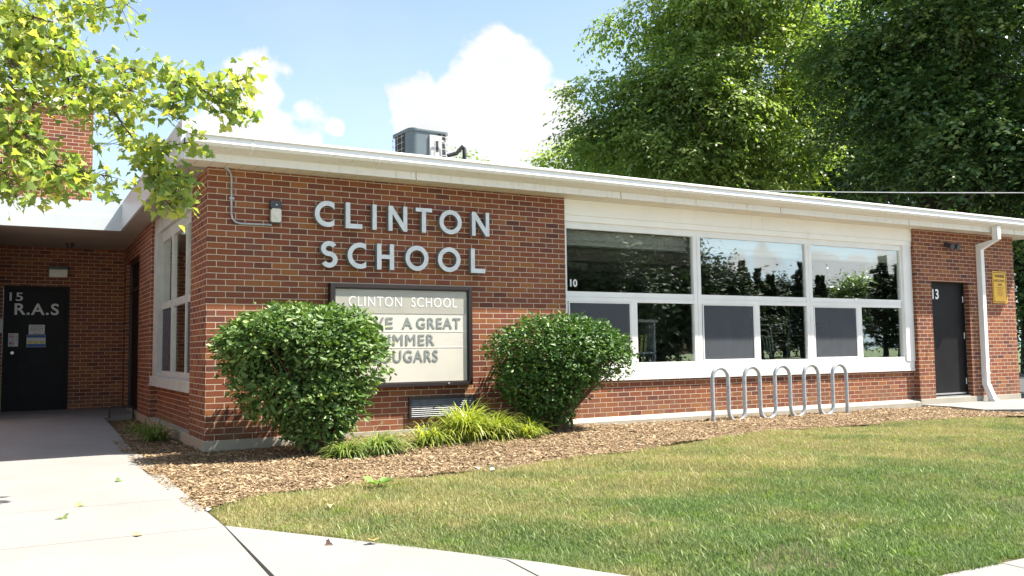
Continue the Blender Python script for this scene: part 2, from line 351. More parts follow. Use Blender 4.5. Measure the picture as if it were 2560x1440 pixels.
# ------------------------------------------------------------------ mesh helpers
LOC = {}
def tag(o, label=None, cat=None, group=None, kind=None):
    for k, v in (('label', label), ('category', cat), ('group', group), ('kind', kind)):
        if v: o[k] = v
    return o
def thing(name, label, cat, loc=(0, 0, 0), group=None):
    o = bpy.data.objects.new(name, None); C.objects.link(o); o.location = loc; o.empty_display_size = 0.1
    LOC[o.name] = Vector(loc); return tag(o, label, cat, group)
def root_loc(o):
    while o.parent: o = o.parent
    return LOC.get(o.name, Vector((0, 0, 0)))
class MB:
    def __init__(s): s.bm = bmesh.new()
    def box(s, a, b, M4=None):
        (x0, y0, z0), (x1, y1, z1) = a, b
        vs = [s.bm.verts.new(p) for p in ((x0, y0, z0), (x1, y0, z0), (x1, y1, z0), (x0, y1, z0), (x0, y0, z1), (x1, y0, z1), (x1, y1, z1), (x0, y1, z1))]
        if M4 is not None:
            for v in vs: v.co = M4 @ v.co
        for f in ((0, 3, 2, 1), (4, 5, 6, 7), (0, 1, 5, 4), (1, 2, 6, 5), (2, 3, 7, 6), (3, 0, 4, 7)): s.bm.faces.new([vs[i] for i in f])
        return s
    def prism(s, pts, y0, y1, axis='y'):
        def P(a, b, c):
            return (a, c, b) if axis == 'y' else ((c, a, b) if axis == 'x' else (a, b, c))
        A = [s.bm.verts.new(P(a, b, y0)) for a, b in pts]; B = [s.bm.verts.new(P(a, b, y1)) for a, b in pts]
        n = len(pts); s.bm.faces.new(A); s.bm.faces.new(B[::-1])
        for i in range(n): s.bm.faces.new([A[i], B[i], B[(i+1) % n], A[(i+1) % n]])
        return s
    def ring(s, outer, inner, y0, y1):
        n = len(outer); L = [[s.bm.verts.new((a, y, b)) for a, b in q] for q, y in ((outer, y0), (inner, y0), (outer, y1), (inner, y1))]
        for i in range(n):
            j = (i+1) % n
            s.bm.faces.new([L[0][i], L[0][j], L[1][j], L[1][i]]); s.bm.faces.new([L[2][i], L[3][i], L[3][j], L[2][j]])
            s.bm.faces.new([L[0][i], L[2][i], L[2][j], L[0][j]]); s.bm.faces.new([L[1][i], L[1][j], L[3][j], L[3][i]])
        return s
    def tube(s, pts, rad, seg=10, cap=True):
        pts = [Vector(p) for p in pts]; n = len(pts)
        rr = rad if isinstance(rad, (list, tuple)) else [rad]*n
        prev = None; rings = []
        for i, p in enumerate(pts):
            t = (pts[min(i+1, n-1)]-pts[max(i-1, 0)]).normalized()
            if prev is None:
                a = t.cross(Vector((0, 0, 1)) if abs(t.z) < 0.9 else Vector((1, 0, 0))).normalized()
            else:
                a = (prev-t*prev.dot(t)).normalized()
            prev = a; b = t.cross(a)
            rings.append([s.bm.verts.new(p+(a*math.cos(2*math.pi*k/seg)+b*math.sin(2*math.pi*k/seg))*rr[i]) for k in range(seg)])
        for i in range(n-1):
            for k in range(seg):
                s.bm.faces.new([rings[i][k], rings[i][(k+1) % seg], rings[i+1][(k+1) % seg], rings[i+1][k]])
        if cap: s.bm.faces.new(rings[0][::-1]); s.bm.faces.new(rings[-1])
        return s
    def poly(s, pts):
        s.bm.faces.new([s.bm.verts.new(p) for p in pts]); return s
    def build(s, name, mat, parent=None, bevel=0.0, smooth=False, world=True, smooth_angle=None):
        bmesh.ops.recalc_face_normals(s.bm, faces=s.bm.faces)
        if bevel: bmesh.ops.bevel(s.bm, geom=list(s.bm.edges), offset=bevel, segments=2, affect='EDGES', profile=0.6)
        if parent is not None and world:
            d = root_loc(parent)
            for v in s.bm.verts: v.co -= d
        me = bpy.data.meshes.new(name); s.bm.to_mesh(me); s.bm.free()
        for mm in (mat if isinstance(mat, (list, tuple)) else [mat]): me.materials.append(mm)
        if smooth:
            me.polygons.foreach_set('use_smooth', [True]*len(me.polygons))
            me.set_sharp_from_angle(angle=R(40))
        o = bpy.data.objects.new(name, me); C.objects.link(o)
        if parent is not None: o.parent = parent
        return o
def npmesh(name, V, F, mat, parent=None, rnd=None, smooth=False, world=True):
    """V (n,3), F (m,k) same-size faces"""
    if parent is not None and world: V = V-np.array(root_loc(parent))
    me = bpy.data.meshes.new(name); k = F.shape[1]
    me.vertices.add(len(V)); me.vertices.foreach_set('co', np.ascontiguousarray(V, dtype=np.float32).ravel())
    me.loops.add(F.size); me.loops.foreach_set('vertex_index', np.ascontiguousarray(F, dtype=np.int32).ravel())
    me.polygons.add(len(F)); me.polygons.foreach_set('loop_start', np.arange(0, F.size, k, dtype=np.int32))
    me.update(calc_edges=True)
    if rnd is not None:
        a = me.attributes.new('rnd', 'FLOAT', 'POINT'); a.data.foreach_set('value', np.ascontiguousarray(rnd, dtype=np.float32))
    if smooth: me.polygons.foreach_set('use_smooth', [True]*len(F))
    me.materials.append(mat)
    o = bpy.data.objects.new(name, me); C.objects.link(o)
    if parent is not None: o.parent = parent
    return o
def unit(a):
    return a/np.maximum(np.linalg.norm(a, axis=1, keepdims=True), 1e-9)
def leaves(P, X, Nn, S, tv, tf, name, mat, parent, rnd=None):
    """stamp leaf template tv/tf at points P with length axis X and normal Nn"""
    X = unit(X); Y = unit(np.cross(Nn, X)); Z = np.cross(X, Y)
    tv = np.asarray(tv, float); tf = np.asarray(tf); n = len(P)
    V = (P[:, None, :]+S[:, None, None]*(tv[None, :, 0:1]*X[:, None, :]+tv[None, :, 1:2]*Y[:, None, :]+tv[None, :, 2:3]*Z[:, None, :])).reshape(-1, 3)
    F = (tf[None]+np.arange(n)[:, None, None]*len(tv)).reshape(-1, tf.shape[1])
    if rnd is None: rnd = rng.random(n)
    return npmesh(name, V, F, mat, parent, np.repeat(rnd, len(tv)))
OVAL_V = [(0, 0, 0), (0.3, 0.2, 0.04), (0.65, 0.2, 0.03), (1, 0, -0.08), (0.65, -0.2, 0.03), (0.3, -0.2, 0.04)]
OVAL_F = [(0, 1, 2, 3), (0, 3, 4, 5)]
DIAM_V = [(0, 0, 0), (0.5, 0.27, 0.03), (1, 0, -0.05), (0.5, -0.27, 0.03)]
DIAM_F = [(0, 1, 2, 3)]
_mp = [(0, 0), (0.06, 0.30), (-0.06, 0.46), (0.22, 0.44), (0.30, 0.62), (0.46, 0.42), (0.58, 0.34), (0.56, 0.20), (0.80, 0.22), (0.84, 0.10), (1.08, 0.0)]
MAPLE_V = [(a, b, 0.25*abs(b)-0.20*a*a) for a, b in _mp]+[(a, -b, 0.22*abs(b)-0.20*a*a) for a, b in _mp[1:-1]]
MAPLE_V.append((0.34, 0, -0.02))
def _mf():
    up = list(range(0, 11)); dn = [0]+list(range(11, 20))+[10]; c = 20
    f = []
    for a, b in zip(up[:-1], up[1:]): f.append((c, b, a))
    for a, b in zip(dn[:-1], dn[1:]): f.append((c, a, b))
    return f
MAPLE_F = _mf()

def text_geo(s, bold=0.0, spacing=1.0):
    cu = bpy.data.curves.new('t', 'FONT'); cu.body = s; cu.size = 1; cu.bevel_depth = bold; cu.bevel_resolution = 0; cu.space_character = spacing; cu.resolution_u = 4
    o = bpy.data.objects.new('t', cu); C.objects.link(o)
    dg = bpy.context.evaluated_depsgraph_get(); me = bpy.data.meshes.new_from_object(o.evaluated_get(dg))
    V = np.array([v.co[:] for v in me.vertices]); F = [tuple(p.vertices) for p in me.polygons]
    bpy.data.objects.remove(o); bpy.data.curves.remove(cu); bpy.data.meshes.remove(me)
    return V, F
def text(s, box, y, mat, name, parent, bold=0.0, spacing=1.0):
    """flat lettering facing -y that fills box (x0, z0, x1, z1)"""
    V, F = text_geo(s, bold, spacing); x0, z0, x1, z1 = box
    lo = V.min(0); hi = V.max(0)
    X = x0+(V[:, 0]-lo[0])/(hi[0]-lo[0])*(x1-x0); Z = z0+(V[:, 1]-lo[1])/(hi[1]-lo[1])*(z1-z0)
    d = root_loc(parent)
    me = bpy.data.meshes.new(name); me.from_pydata([(a-d[0], y-d[1]-q, b-d[2]) for a, b, q in zip(X, Z, V[:, 2]*0.04)], [], F); me.materials.append(mat)
    o = bpy.data.objects.new(name, me); C.objects.link(o); o.parent = parent
    return o
def inpoly(x, y, poly):
    r = np.zeros(len(x), bool); n = len(poly)
    for i in range(n):
        (x1, y1), (x2, y2) = poly[i], poly[(i+1) % n]
        c = ((y1 > y) != (y2 > y)) & (x < (x2-x1)*(y-y1)/((y2-y1) if y2 != y1 else 1e-9)+x1)
        r ^= c
    return r

# ------------------------------------------------------------------ ground, lawn, paths
def hgt(x, y):
    """height of the planting bed"""
    b = np.exp(-((x-2.9)/2.1)**2)*np.clip((y+2.3)/1.8, 0, 1)
    c = np.exp(-((x-7.4)/2.6)**2)*np.clip((y+1.5)/1.0, 0, 1)
    return -0.137+0.10*b+0.03*c+0.012*np.sin(x*3.1+y*2.0)*np.sin(y*4.3-x)
tag(MB().poly([(-400, -400, -0.19), (400, -400, -0.19), (400, 400, -0.19), (-400, 400, -0.19)]).build('ground', M['field']), kind='structure')
tag(MB().poly([(-60, -26, -0.18), (60, -26, -0.18), (60, -8.9, -0.18), (-60, -8.9, -0.18)]).build('added_bounce_slab', M['added_bounce_slab']), kind='structure')  # unseen paving added behind the camera to bounce light onto wall and eaves
tag(MB().poly([(16.0, -8.85, -0.184), (30, -8.85, -0.184), (30, 30, -0.184), (16.0, 30, -0.184)]).build('parking_lot', M['asphalt']), kind='structure')
EDGE = [(0.015, 8.0), (0.015, 6.0), (-0.50, 5.9), (-0.56, 3.2), (-0.63, 0.75), (-0.60, -0.2), (-0.65, -1.65), (-0.665, -2.93), (-0.68, -4.29), (-0.757, -5.69), (-0.9, -9.0)]
def walk():
    b = MB()
    ys = [8.0, 6.2, 6.0, 5.9, 3.2, 0.75, -0.2, -1.65, -3.03, -4.31, -5.69, -7.2, -9.0, -12]
    def ex(y): return float(np.interp(-y, [-q[1] for q in EDGE], [q[0] for q in EDGE]))
    def zt(y): return -0.128+0.10*max(0.0, min(1.0, (y-1.0)/7.0))
    pr = None
    joints = {6.2, -3.03, -4.31, -7.2}
    for i in range(len(ys)-1):
        ya, yb = ys[i], ys[i+1]
        if ya in joints: ya -= 0.004
        if yb in joints: yb += 0.004
        for xa, xb in ((-4.4, None),):
            A = [(xa, ya), ((xb if xb else ex(ya)), ya), ((xb if xb else ex(yb)), yb), (xa, yb)]
            if xb is None: pass
            top = [b.bm.verts.new((x, y, zt(y))) for x, y in A]; bot = [b.bm.verts.new((x, y, zt(y)-0.1)) for x, y in A]
            b.bm.faces.new(top)
            for k in range(4): b.bm.faces.new([top[k], bot[k], bot[(k+1) % 4], top[(k+1) % 4]])
    return b
tag(walk().build('walkway', M['concrete']), kind='structure')
SW = [(-0.655, -4.28), (-0.27, -4.93), (0.03, -5.41), (0.29, -5.86), (0.478, -6.16), (0.676, -6.59), (0.95, -7.1), (1.6, -7.36), (2.3, -7.385), (16, -7.40)]
def sidewalk():
    b = MB()
    def slab(pts):
        top = [b.bm.verts.new((x, y, -0.126)) for x, y in pts]; bot = [b.bm.verts.new((x, y, -0.24)) for x, y in pts]
        b.bm.faces.new(top)
        for k in range(len(pts)): b.bm.faces.new([top[k], bot[k], bot[(k+1) % len(pts)], top[(k+1) % len(pts)]])
    slab([(-0.675, -4.30), (-0.27, -4.93), (0.03, -5.41), (0.29, -5.86), (0.355, -6.03), (0.30, -6.6), (0.15, -8.0), (0.0, -9.0), (-0.875, -9.0), (-0.735, -5.69)])
    slab([(0.302, -5.88), (0.478, -6.16), (0.676, -6.59), (0.95, -7.1), (1.45, -7.37), (2.36, -7.385), (2.2, -9.0), (0.012, -9.0), (0.162, -8.0), (0.312, -6.6), (0.367, -6.03)])
    slab([(2.37, -7.385), (3.9, -7.39), (3.9, -9.0), (2.21, -9.0)])
    for i in range(8): slab([(3.91+1.5*i, -7.39), (5.4+1.5*i, -7.39), (5.4+1.5*i, -9.0), (3.91+1.5*i, -9.0)])
    return b
tag(sidewalk().build('sidewalk', M['concrete']), kind='structure')
tag(MB().prism([(12.05, -0.016), (12.05, -0.55), (11.75, -1.35), (12.6, -1.9), (16, -2.2), (16, -0.016)], -0.098, -0.2, 'z').build('door_pad', M['concrete']), kind='structure')
LAWN = [(-0.62, -3.5), (0.02, -3.02), (0.68, -3.0), (1.43, -2.9), (2.27, -2.87), (3.4, -2.5), (4.83, -2.1), (7.2, -1.65), (9.5, -1.8), (11.3, -2.2), (15.9, -2.5),
        (15.9, -7.385), (2.3, -7.375), (1.45, -7.36), (0.96, -7.08), (0.685, -6.57), (0.487, -6.15), (0.30, -5.85), (0.04, -5.40), (-0.26, -4.92), (-0.645, -4.27)]
def lheight(x, y):
    return -0.150+0.018*np.sin(x*1.7+0.6)*np.sin(y*1.3+1.0)+0.008*np.sin(5*x+3*y)
def sheet(name, poly_, hf, mat, step=0.12, dz=0.0):
    xs = np.arange(min(p[0] for p in poly_)-step, max(p[0] for p in poly_)+2*step, step); ys = np.arange(min(p[1] for p in poly_)-step, max(p[1] for p in poly_)+2*step, step)
    gx, gy = np.meshgrid(xs, ys); V = np.stack([gx, gy, hf(gx, gy)+dz], -1).reshape(-1, 3)
    nx = len(xs); i, j = np.meshgrid(np.arange(len(xs)-1), np.arange(len(ys)-1)); a = (j*nx+i).ravel()
    F = np.stack([a, a+1, a+nx+1, a+nx], 1)
    cxy = V[F].mean(1); k = inpoly(cxy[:, 0], cxy[:, 1], poly_)
    return tag(npmesh(name, V, F[k], mat, smooth=True), kind='structure')
sheet('lawn', [(-0.75, -3.2), (0.0, -2.85), (3.4, -2.35), (4.83, -1.95), (7.2, -1.5), (9.5, -1.65), (11.3, -2.05), (15.9, -2.35), (15.9, -7.5), (1.4, -7.5), (0.85, -7.1), (-0.1, -5.5), (-0.75, -4.4)], lheight, M['lawn'])
BED = [(-0.70, 6.0), (0.25, 6.0), (0.25, 0.06), (12.06, 0.06), (12.06, -0.4), (11.7, -1.35), (12.6, -1.95), (15.9, -2.2), (15.9, -2.52), (11.3, -2.22), (9.5, -1.82), (7.2, -1.67), (4.83, -2.12), (3.4, -2.52), (2.27, -2.89), (1.43, -2.92), (0.68, -3.02), (0.02, -3.04), (-0.62, -3.53), (-0.75, -3.75), (-0.75, 0.0)]
sheet('mulch_bed', BED, hgt, M['mulch_base'], 0.05)

def chips():
    n = 330000
    x = rng.uniform(-0.75, 13.5, n*2); y = rng.uniform(-3.7, 4.5, n*2)
    dist = np.hypot(x-CAM[0], y-CAM[1])
    keep = (inpoly(x, y, BED) | inpoly(x, y+0.07, BED)) & (rng.random(n*2) < np.clip((9.0/dist)**1.0, 0, 1))
    inl = inpoly(x, y, LAWN); keep &= ~(inl & (rng.random(n*2) < 0.75))
    x, y = x[keep][:n], y[keep][:n]
    P = np.stack([x, y, hgt(x, y)+rng.uniform(0.0, 0.016, len(x))], 1)
    a = rng.uniform(0, 2*np.pi, len(x)); X = np.stack([np.cos(a), np.sin(a), rng.normal(0, 0.22, len(x))], 1)
    Nn = np.stack([rng.normal(0, 0.38, len(x)), rng.normal(0, 0.38, len(x)), np.ones(len(x))], 1)
    S = rng.lognormal(-4.12, 0.5, len(x))
    tv = [(-0.5, -0.13, 0), (0.45, -0.16, 0.03), (0.5, 0.12, 0.02), (-0.45, 0.15, 0)]
    o = leaves(P, X, Nn, S, tv, [(0, 1, 2, 3)], 'mulch_chips', M['chip'], None, np.clip(rng.normal(0.5, 0.26, len(x)), 0, 1))
    tag(o, 'tan shredded wood mulch covering the planting bed', 'mulch', kind='stuff')
    # crumbs along the walkway edge
chips()

def grass():
    n = 1600000
    x = rng.uniform(-0.75, 13.5, n); y = rng.uniform(-7.4, -1.4, n)
    k = inpoly(x, y+0.045*np.sin(6.1*x+1)+0.03*np.sin(15.7*x+2.0*y)+rng.normal(0, 0.018, n), LAWN)
    k &= (x < CAM[0]+1.75*(y-CAM[1])+1.2)
    dist = np.hypot(x-CAM[0], y-CAM[1])
    k &= rng.random(n) < np.clip((5.2/dist)**1.2, 0, 1)
    bare = (np.sin(x*2.3+1.1)*np.sin(y*3.1-0.4)+0.5*np.sin(7*x+y)*np.sin(6*y-2*x))
    near = (np.abs(y+6.75-0.12*(x-2)) < 0.28) & (x > 1.35)
    k &= ~(near & (bare > 0.35) & (rng.random(n) < 0.72))
    x, y = x[k], y[k]
    m_ = len(x); print('grass blades', m_)
    z = lheight(x, y)
    a = rng.uniform(0, 2*np.pi, m_); lean = np.abs(rng.normal(0.45, 0.35, m_))
    patch = 0.5+0.5*np.sin(x*2.1+np.sin(y*1.7)*2)*np.sin(y*2.6+x)
    h = (0.014+0.018*rng.random(m_)+0.010*patch)
    wd = rng.uniform(0.0011, 0.0022, m_)
    broad = rng.random(m_) < 0.03
    h[broad] *= 1.5; wd[broad] *= 2.2
    dx, dy = np.cos(a), np.sin(a); px, py = -dy, dx
    P0 = np.stack([x, y, z], 1)
    def pt(t, off, wf):
        hh = h*t; ll = lean*h*t*t*1.3
        return np.stack([x+dx*ll+px*wd*wf*off, y+dy*ll+py*wd*wf*off, z+hh*(1-0.25*lean*t)], 1)
    V = np.stack([pt(0, -1, 1), pt(0, 1, 1), pt(0.55, -1, 0.9), pt(0.55, 1, 0.9), pt(1, -1, 0.12), pt(1, 1, 0.12)], 1).reshape(-1, 3)
    b = np.arange(m_)[:, None]*6
    F = np.concatenate([b+np.array([0, 1, 3, 2]), b+np.array([2, 3, 5, 4])], 0)
    r = np.clip(rng.normal(0.45, 0.33, m_), 0, 1); r[broad] = np.clip(r[broad]+0.25, 0, 1)
    o = npmesh('grass', V, F, M['grass'], None, np.repeat(r, 6))
    tag(o, 'short patchy green and straw coloured lawn grass', 'grass', kind='stuff')
grass()

# ------------------------------------------------------------------ the school building
bld = thing('school_building', 'low red brick school building with white eaves and a wide window band', 'building', (0, 0, 0))
ZS = 3.0          # soffit
XR = 14.985       # right end
WX0, WX1 = 4.674, 12.03
def front_wall():
    b = MB()
    b.box((0, 0, 0), (WX0, 0.3, ZS+0.02))                   # lettered wall
    b.box((0, 0.3, 0), (0.3, 0.97, ZS+0.02))
    return b.build('front_wall', M['brick'], bld)
front_wall()
def right_wall():
    b = MB()
    b.box((WX1, 0, 0), (12.46, 0.3, ZS+0.02)); b.box((13.545, 0, 0), (XR, 0.3, ZS+0.02)); b.box((12.46, 0, 2.085), (13.545, 0.3, ZS+0.02))
    b.box((XR-0.3, 0.3, 0), (XR, 8.9, ZS+0.02))
    return b.build('end_wall', M['brick'], bld)
right_wall()
MB().box((WX0, 0.105, 0), (WX1, 0.3, 0.50)).build('sill_wall', M['brick'], bld)
def side_wall():
    b = MB()
    b.box((0.105, 0.97, 0), (0.3, 4.35, 0.49)); b.box((0.0, 4.35, 0), (0.3, 5.75, ZS-0.02))
    b.box((0.0, 5.75, 2.62), (0.3, 7.6, ZS-0.03)); b.box((0.0, 7.6, -0.1), (0.3, 8.0, ZS-0.02))
    return b.build('side_wall', M['brick'], bld)
side_wall()
def entry_wall():
    b = MB()
    b.box((-7.0, 8.0, -0.1), (-1.957, 8.3, 2.98)); b.box((-1.957, 8.0, 2.195), (-0.905, 8.3, 2.98)); b.box((-0.905, 8.0, -0.1), (0.3, 8.3, 2.98))
    return b.build('entry_wall', M['brick'], bld)
entry_wall()
b = MB(); b.box((-7.0, -2.0, -0.1), (-4.4, 5.4, 3.0)); b.box((-7.0, 5.4, -0.1), (-2.28, 8.0, 2.94)); b.build('added_shade_wall', M['brick'], bld)  # unseen wall blocks added left of frame to keep skylight off the entry
MB().box((-7, 8.02, 2.98), (-0.575, 11.5, 5.55)).build('upper_wall', M['brick'], bld)
MB().box((-7.05, 7.96, 5.55), (-0.535, 11.55, 5.79)).build('coping', M['white'], bld, 0.008)
def rear():
    b = MB(); b.box((0.3, 8.6, -0.1), (XR-0.3, 8.9, ZS)); return b.build('rear_wall', M['brick'], bld)
rear()
def found():
    b = MB(); b.box((-0.012, -0.012, -0.5), (WX0, 0.32, 0.0)); b.box((WX1, -0.012, -0.5), (XR+0.01, 0.32, 0.0)); b.prism([(-0.012, -0.5), (0.32, -0.5), (0.32, 0.0), (0.105, 0.0), (-0.012, -0.05)], WX0+0.001, WX1-0.001, 'x'); b.box((-0.012, 0.32, -0.5), (0.32, 5.75, 0.0)); b.box((0.02, 5.75, -0.5), (0.32, 7.6, -0.02))
    return b.build('foundation', M['foundation'], bld, 0.006)
found()
# eaves
YE, XE, XRE = -0.28, -0.32, XR+0.42
def soffit():
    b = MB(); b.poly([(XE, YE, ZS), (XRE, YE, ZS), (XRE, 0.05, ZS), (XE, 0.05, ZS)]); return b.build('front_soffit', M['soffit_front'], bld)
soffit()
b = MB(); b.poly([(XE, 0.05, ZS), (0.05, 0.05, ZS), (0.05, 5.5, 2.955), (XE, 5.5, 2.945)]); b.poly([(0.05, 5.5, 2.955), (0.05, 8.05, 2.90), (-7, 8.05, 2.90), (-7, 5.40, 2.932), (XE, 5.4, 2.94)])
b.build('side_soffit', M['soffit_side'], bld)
b = MB(); b.box((XR, 0.05, ZS), (XRE, 9.2, ZS+0.02)); b.build('end_soffit', M['soffit_front'], bld)
roof = MB().prism([(XE+0.05, YE-0.02), (XRE, YE-0.02), (XRE, 9.2), (XE+0.05, 9.2)], 3.13, 3.235, 'z').build('roof', M['roof'], bld)
MB().box((-7, 5.45, 3.0), (XE+0.05, 8.02, 3.33)).build('canopy_roof', M['roof'], bld)
b = MB(); b.box((XE+0.02, YE-0.02, ZS-0.002), (XRE, YE, 3.12)); b.box((XE+0.02, YE-0.028, ZS-0.002), (XRE, YE-0.02, 3.015)); b.build('fascia', M['streaked'], roof)
b = MB(); b.box((XRE, YE-0.02, ZS-0.01), (XRE+0.02, 9.2, 3.25)); b.build('end_fascia', M['white'], roof)
# side fascia with raised gravel stop, two tiers
b = MB()
for (za, zb, yo, x0, x1) in ((-0.002, 0.23, 0.0, XE-0.014, XE+0.02), (0.23, 0.445, 0.0, XE-0.002, XE+0.16)):
    pts = [(YE-0.012, ZS+za), (5.4, 2.94+za), (5.4, 2.94+zb), (YE-0.012, ZS+zb)]
    if za < 0: b.prism(pts, x0, x1, 'x')
    else:
        b.prism([(YE-0.012, ZS+za), (5.4, 2.94+za), (5.4, 2.94+zb), (YE-0.012, ZS+zb)], x0, x1, 'x')
b.build('gravel_stop', M['fascia_metal'], roof)
b = MB(); b.box((-7, 5.386, 2.93), (XE-0.014, 5.42, 3.152)); b.box((-7, 5.398, 3.152), (XE-0.002, 5.5, 3.392)); b.build('canopy_fascia', M['fascia_metal'], bld)
# gutter: K profile
GP = [(YE-0.022, 3.252), (YE-0.155, 3.27), (YE-0.168, 3.262), (YE-0.168, 3.24), (YE-0.150, 3.228), (YE-0.158, 3.165), (YE-0.145, 3.132), (YE-0.095, 3.105), (YE-0.022, 3.088)]
GP = [(YE-0.022+(a-YE+0.022)*1.28, z) for a, z in GP]
b = MB(); b.prism(GP, XE+0.03, XRE+0.01, 'x')
b.build('gutter', M['gutter'], roof)
for k in range(11):
    x = 0.36+1.5*k-0.03*k
    b = MB(); g2 = [(a-0.004 if i in (1, 2, 3, 4, 5, 6, 7) else a, z-(0.004 if i >= 6 else 0)) for i, (a, z) in enumerate(GP)]
    b.prism(g2[4:]+[(YE-0.022, 3.228)], x, x+0.012 if k else x+0.03, 'x'); b.build('gutter_joint', M['white_aged'], roof)
# downspout
def downspout():
    b = MB()
    b.box((13.80, -0.445, 2.86), (13.90, -0.335, 3.10)); 
    b.prism([(-0.445, 2.86), (-0.335, 2.86), (-0.002, 2.80), (-0.002, 2.69), (-0.11, 2.70)], 13.802, 13.898, 'x')
    b.box((13.80, -0.105, 0.2), (13.90, -0.003, 2.71)); b.box((13.794, -0.111, 0.62), (13.906, -0.002, 0.66)); b.box((13.794, -0.111, 0.40), (13.906, -0.002, 0.44))
    b.prism([(-0.108, 0.22), (-0.003, 0.22), (-0.12, -0.085), (-0.24, -0.085)], 13.797, 13.903, 'x'); b.box((13.785, -0.255, -0.10), (13.915, -0.11, -0.055))
    return b.build('downspout', M['white'], bld, 0.004)
downspout()
# header panels above the window band
b = MB(); b.box((WX0, 0.05, 2.785), (WX1, 0.2, ZS-0.001)); b.box((WX0, 0.062, 2.70), (WX1, 0.2, 2.783)); b.box((8.18, 0.046, 2.79), (8.186, 0.05, 2.995)); b.box((8.42, 0.046, 2.79), (8.426, 0.05, 2.995))
b.build('header_panel', M['header'], bld)
# front window band
GL = [(4.766, 7.02), (7.163, 9.4), (9.546, 11.76)]
LOW = [(4.79, 5.844, 5.958, 7.039), (7.191, 8.24, 8.352, 9.416), (9.57, 10.60, 10.718, 11.778)]
win = None
def front_window():
    global win
    b = MB(); F0, F1 = 0.10, 0.17
    b.box((WX0, F0, 2.608), (11.80, F1, 2.70)); b.box((WX0, F0-0.012, 0.66), (11.80, F1, 0.742))          # head, foot
    b.box((WX0, F0, 0.742), (4.764, F1, 2.608)); b.box((11.762, F0, 1.69), (11.80, F1, 2.608)); b.box((11.779, F0, 0.742), (11.80, F1, 1.69))
    for xa, xb in ((7.02, 7.163), (9.4, 9.546)):
        b.box((xa, F0, 0.742), ((xa+xb)/2-0.003, F1, 2.608)); b.box(((xa+xb)/2+0.003, F0, 0.742), (xb, F1, 2.608)); b.box(((xa+xb)/2-0.003, F0+0.012, 0.742), ((xa+xb)/2+0.003, F1, 2.608))
    for (ga, gb), (s0, s1, c0, c1) in zip(GL, LOW):
        b.box((ga, F0+0.006, 1.667), (gb, F1, 1.737)); b.box((ga, F0+0.002, 1.598), (gb, F1, 1.660)); b.box((ga, F0+0.016, 1.66), (gb, F1, 1.667))
        b.box((s1, F0+0.004, 0.742), (c0, F1, 1.598)); b.box((s0-0.03, F0+0.03, 0.742), (s0, F1, 1.598)); b.box((c1, F0+0.03, 0.742), (c1+0.02, F1, 1.598))
    win = b.build('window', M['white'], bld)
    b = MB(); b.box((11.80, 0.066, 0.664), (WX1-0.003, 0.2, 2.70)); b.box((11.79, 0.085, 0.66), (11.80, 0.2, 2.70)); b.build('jamb', M['white'], win, 0.004)
    b = MB(); b.box((WX0, 0.076, 0.535), (WX1-0.012, 0.2, 0.662)); b.box((WX0, 0.070, 0.498), (WX1-0.012, 0.2, 0.533)); b.build('sill', M['white'], win, 0.003)
    for (ga, gb) in GL: MB().box((ga-0.01, 0.128, 1.72), (gb+0.01, 0.136, 2.62)).build('pane', M['glass'], win)
    for (s0, s1, c0, c1) in LOW:
        MB().box((c0-0.01, 0.128, 0.735), (c1+0.01, 0.136, 1.605)).build('pane', M['glass'], win)
        MB().box((s0-0.01, 0.148, 0.735), (s1+0.01, 0.154, 1.605)).build('pane', M['glass'], win)
        b = MB(); t = 0.018
        b.box((s0, 0.108, 0.748), (s0+t, 0.122, 1.596)); b.box((s1-t, 0.108, 0.748), (s1, 0.122, 1.596)); b.box((s0+t, 0.108, 0.748), (s1-t, 0.122, 0.748+t)); b.box((s0+t, 0.108, 1.596-t), (s1-t, 0.122, 1.596))
        b.build('screen_frame', M['white'], win)
        MB().box((s0+t, 0.114, 0.748+t), (s1-t, 0.117, 1.596-t)).build('insect_screen', M['screen'], win)
    text('10', (4.83, 1.80, 4.945, 1.905), 0.124, M['white_vinyl'], 'number_decal', win, 0.02)
front_window()
# side window (faces -x)
def side_window():
    b = MB(); x0, x1 = 0.10, 0.17
    Y0, Y1 = 0.97, 4.35
    b.box((x0-0.06, 3.95, 0.49), (0.2, Y1, 2.75)); b.box((x0, Y0, 2.60), (x1, 3.95, 2.75)); b.box((x0, Y0, 0.62), (x1, 3.95, 0.70))
    for ya, yb in ((2.95, 3.07), (1.82, 1.93)): b.box((x0, ya, 0.70), (x1, yb, 2.60))
    b.box((x0+0.004, Y0, 1.60), (x1, 3.95, 1.70))
    w_ = b.build('window', M['side_paint'], bld)
    b = MB(); b.box((0.0, Y0, 0.505), (0.2, Y1, 0.62)); b.box((-0.012, Y0, 0.48), (0.2, Y1+0.01, 0.507)); b.build('sill', M['side_paint'], w_)
    b = MB(); b.box((0.045, Y0, 2.75), (0.2, Y1, ZS-0.03)); b.build('header_panel', M['side_paint'], w_)
    MB().box((0.128, Y0, 1.69), (0.136, 3.95, 2.61)).build('pane', M['glass'], w_)
    MB().box((0.128, Y0, 0.69), (0.136, 3.95, 1.61)).build('pane', M['glass'], w_)
    for ya, yb in ((3.07, 3.94), (0.98, 1.82)): MB().box((0.118, ya, 0.705), (0.122, yb, 1.595)).build('insect_screen', M['screen'], w_)
side_window()
